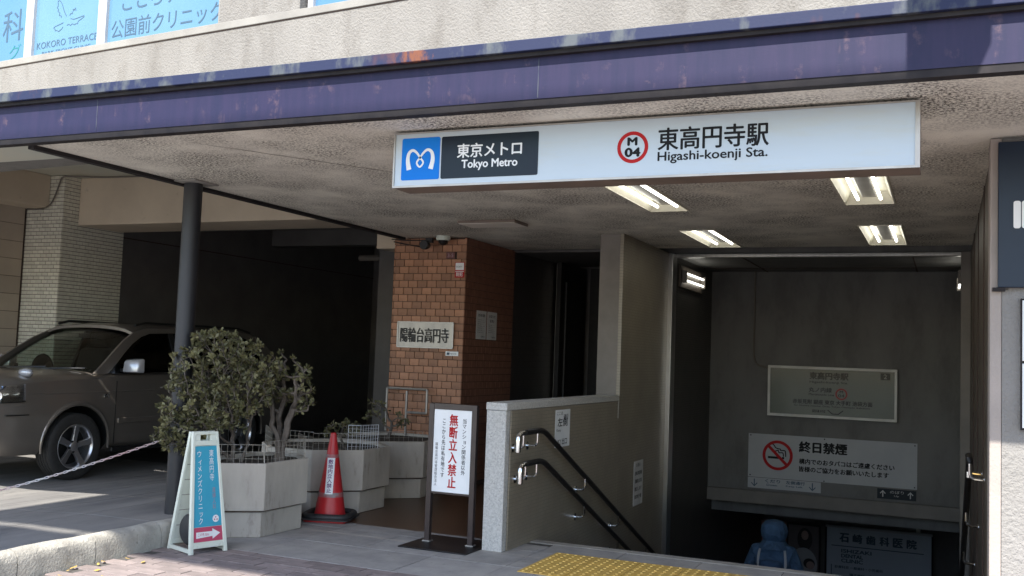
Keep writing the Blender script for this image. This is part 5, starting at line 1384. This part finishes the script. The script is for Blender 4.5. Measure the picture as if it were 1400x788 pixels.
Rd = [(.23,.17),(.235,.17),(.245,.18),(.22,.15),(.09,.09),(.07,.07),(.095,.095),(.075,.075),(.055,.055),(.035,.03),(.095,.095),(.075,.075),(.055,.055),(.035,.03),
      (.10,.10),(.075,.075),(.055,.055),(.05,.04),(.10,.10),(.075,.075),(.055,.055),(.05,.04)]
skin_body(V, E_, Rd, 0, 'body', 'coat', per)
hd = MB().lathe([(.03,1.735),(.10,1.715),(.142,1.665),(.155,1.605),(.146,1.545),(.125,1.50),(.15,1.455),(.20,1.41)][::-1], (0,.02,0), 'Z', 24); cp_(hd, 'hood', 'coat', per, sm=True)
hood = per.children[-1]; hood.data.transform(Matrix.Diagonal((1.03,1.15,1,1)))
cp_(MB().lathe([(.05,1.45),(.08,1.50),(.09,1.58),(.075,1.66),(.03,1.69)], (0,.07,0), 'Z', 20), 'head', 'posterskin', per, sm=True)
bp_ = skin_body([(0,-.20,.98),(0,-.21,1.12),(0,-.19,1.30)], [(0,1),(1,2)], [(.14,.10),(.16,.12),(.12,.08)], 1, 'backpack', 'bag', per)
cp_(MB().tube(smooth2([(-.10,-.14,1.02),(-.155,-.135,1.2),(-.15,-.12,1.36),(-.12,-.02,1.455),(-.115,.09,1.36)], 4), .016, 6), 'backpack_strap', 'strap', per, sm=True)
cp_(MB().tube(smooth2([(.10,-.14,1.02),(.155,-.135,1.2),(.15,-.12,1.36),(.12,-.02,1.455),(.115,.09,1.36)], 4), .016, 6), 'backpack_strap', 'strap', per, sm=True)
for sx in (-1, 1):
    V = [(sx*.09,0,.84),(sx*.10,.06 if sx < 0 else .10,.47),(sx*.10,.03,.12)]
    skin_body(V, [(0,1),(1,2)], [(.115,.115),(.09,.09),(.075,.075)], 0, 'trouser_leg', 'trousers', per, 1)

# ================================================================== OUT OF FRAME, ADDED TO THROW THE SHADE: invented gantry and blade sign
gt = thing('shade_gantry', 'invented overhead gantry behind the viewer, added to shade the forecourt', 'gantry', (.9, -2.2, 0))
k_ = 1.21
def zu(u, y): return (u - y)*k_            # height at depth y whose shadow falls at ground depth u
gy_ = -2.2
MB().lathe([(.13,-.1),(.12,13.5)], (.95, gy_-.25, 0), 'Z', 20).build('mast', 'alugrey', gt, 0, True)
MB().box(-6.85, .2, gy_-.03, gy_+.03, zu(5.46, gy_), zu(7.03, gy_)).build('shade_panel', 'navyboard', gt, .01)  # added blocker for the shade over slab and pavers
MB().box(-6.85, -5.27, gy_-.03, gy_+.03, zu(3.6, gy_), zu(5.33, gy_)).build('hanging_shade_panel', 'navyboard', gt, .01)  # added blocker for the shade on the driveway beside the kerb
MB().tube([(.95, gy_-.25, zu(6.5, gy_)), (-6.4, gy_-.10, zu(6.5, gy_))], .07, 12).build('arm', 'alugrey', gt, 0, True)
for xx in (-6.45, -5.42): MB().tube([(xx, gy_, zu(5.12, gy_)), (xx, gy_, zu(5.47, gy_))], .02, 8).build('hanger', 'alugrey', gt)

bs = thing('shade_blade', 'invented blade on brackets above the navy canopy, added to shade its fascia', 'sign', (-.05, 4.0, 3.75))  # unseen blade, invented to shadow the right end of the fascia
pz = [(-.145, 3.75), (-.03, 3.75), (.02, 4.02), (.20, 4.45), (.20, 5.2), (-.145, 5.2)]
V = [(x, 3.45, z) for x, z in pz] + [(x, 4.25, z) for x, z in pz]; n = len(pz)
MB().add(V, [tuple(range(n)), tuple(range(2*n-1, n-1, -1))] + [(i, n+i, n+(i+1) % n, (i+1) % n) for i in range(n)]).build('blade', 'navyboard', bs)
for zz in (4.3, 5.0): MB().box(-.02, .02, 4.251, 5.75, zz, zz+.04).build('bracket_arm', 'alugrey', bs)
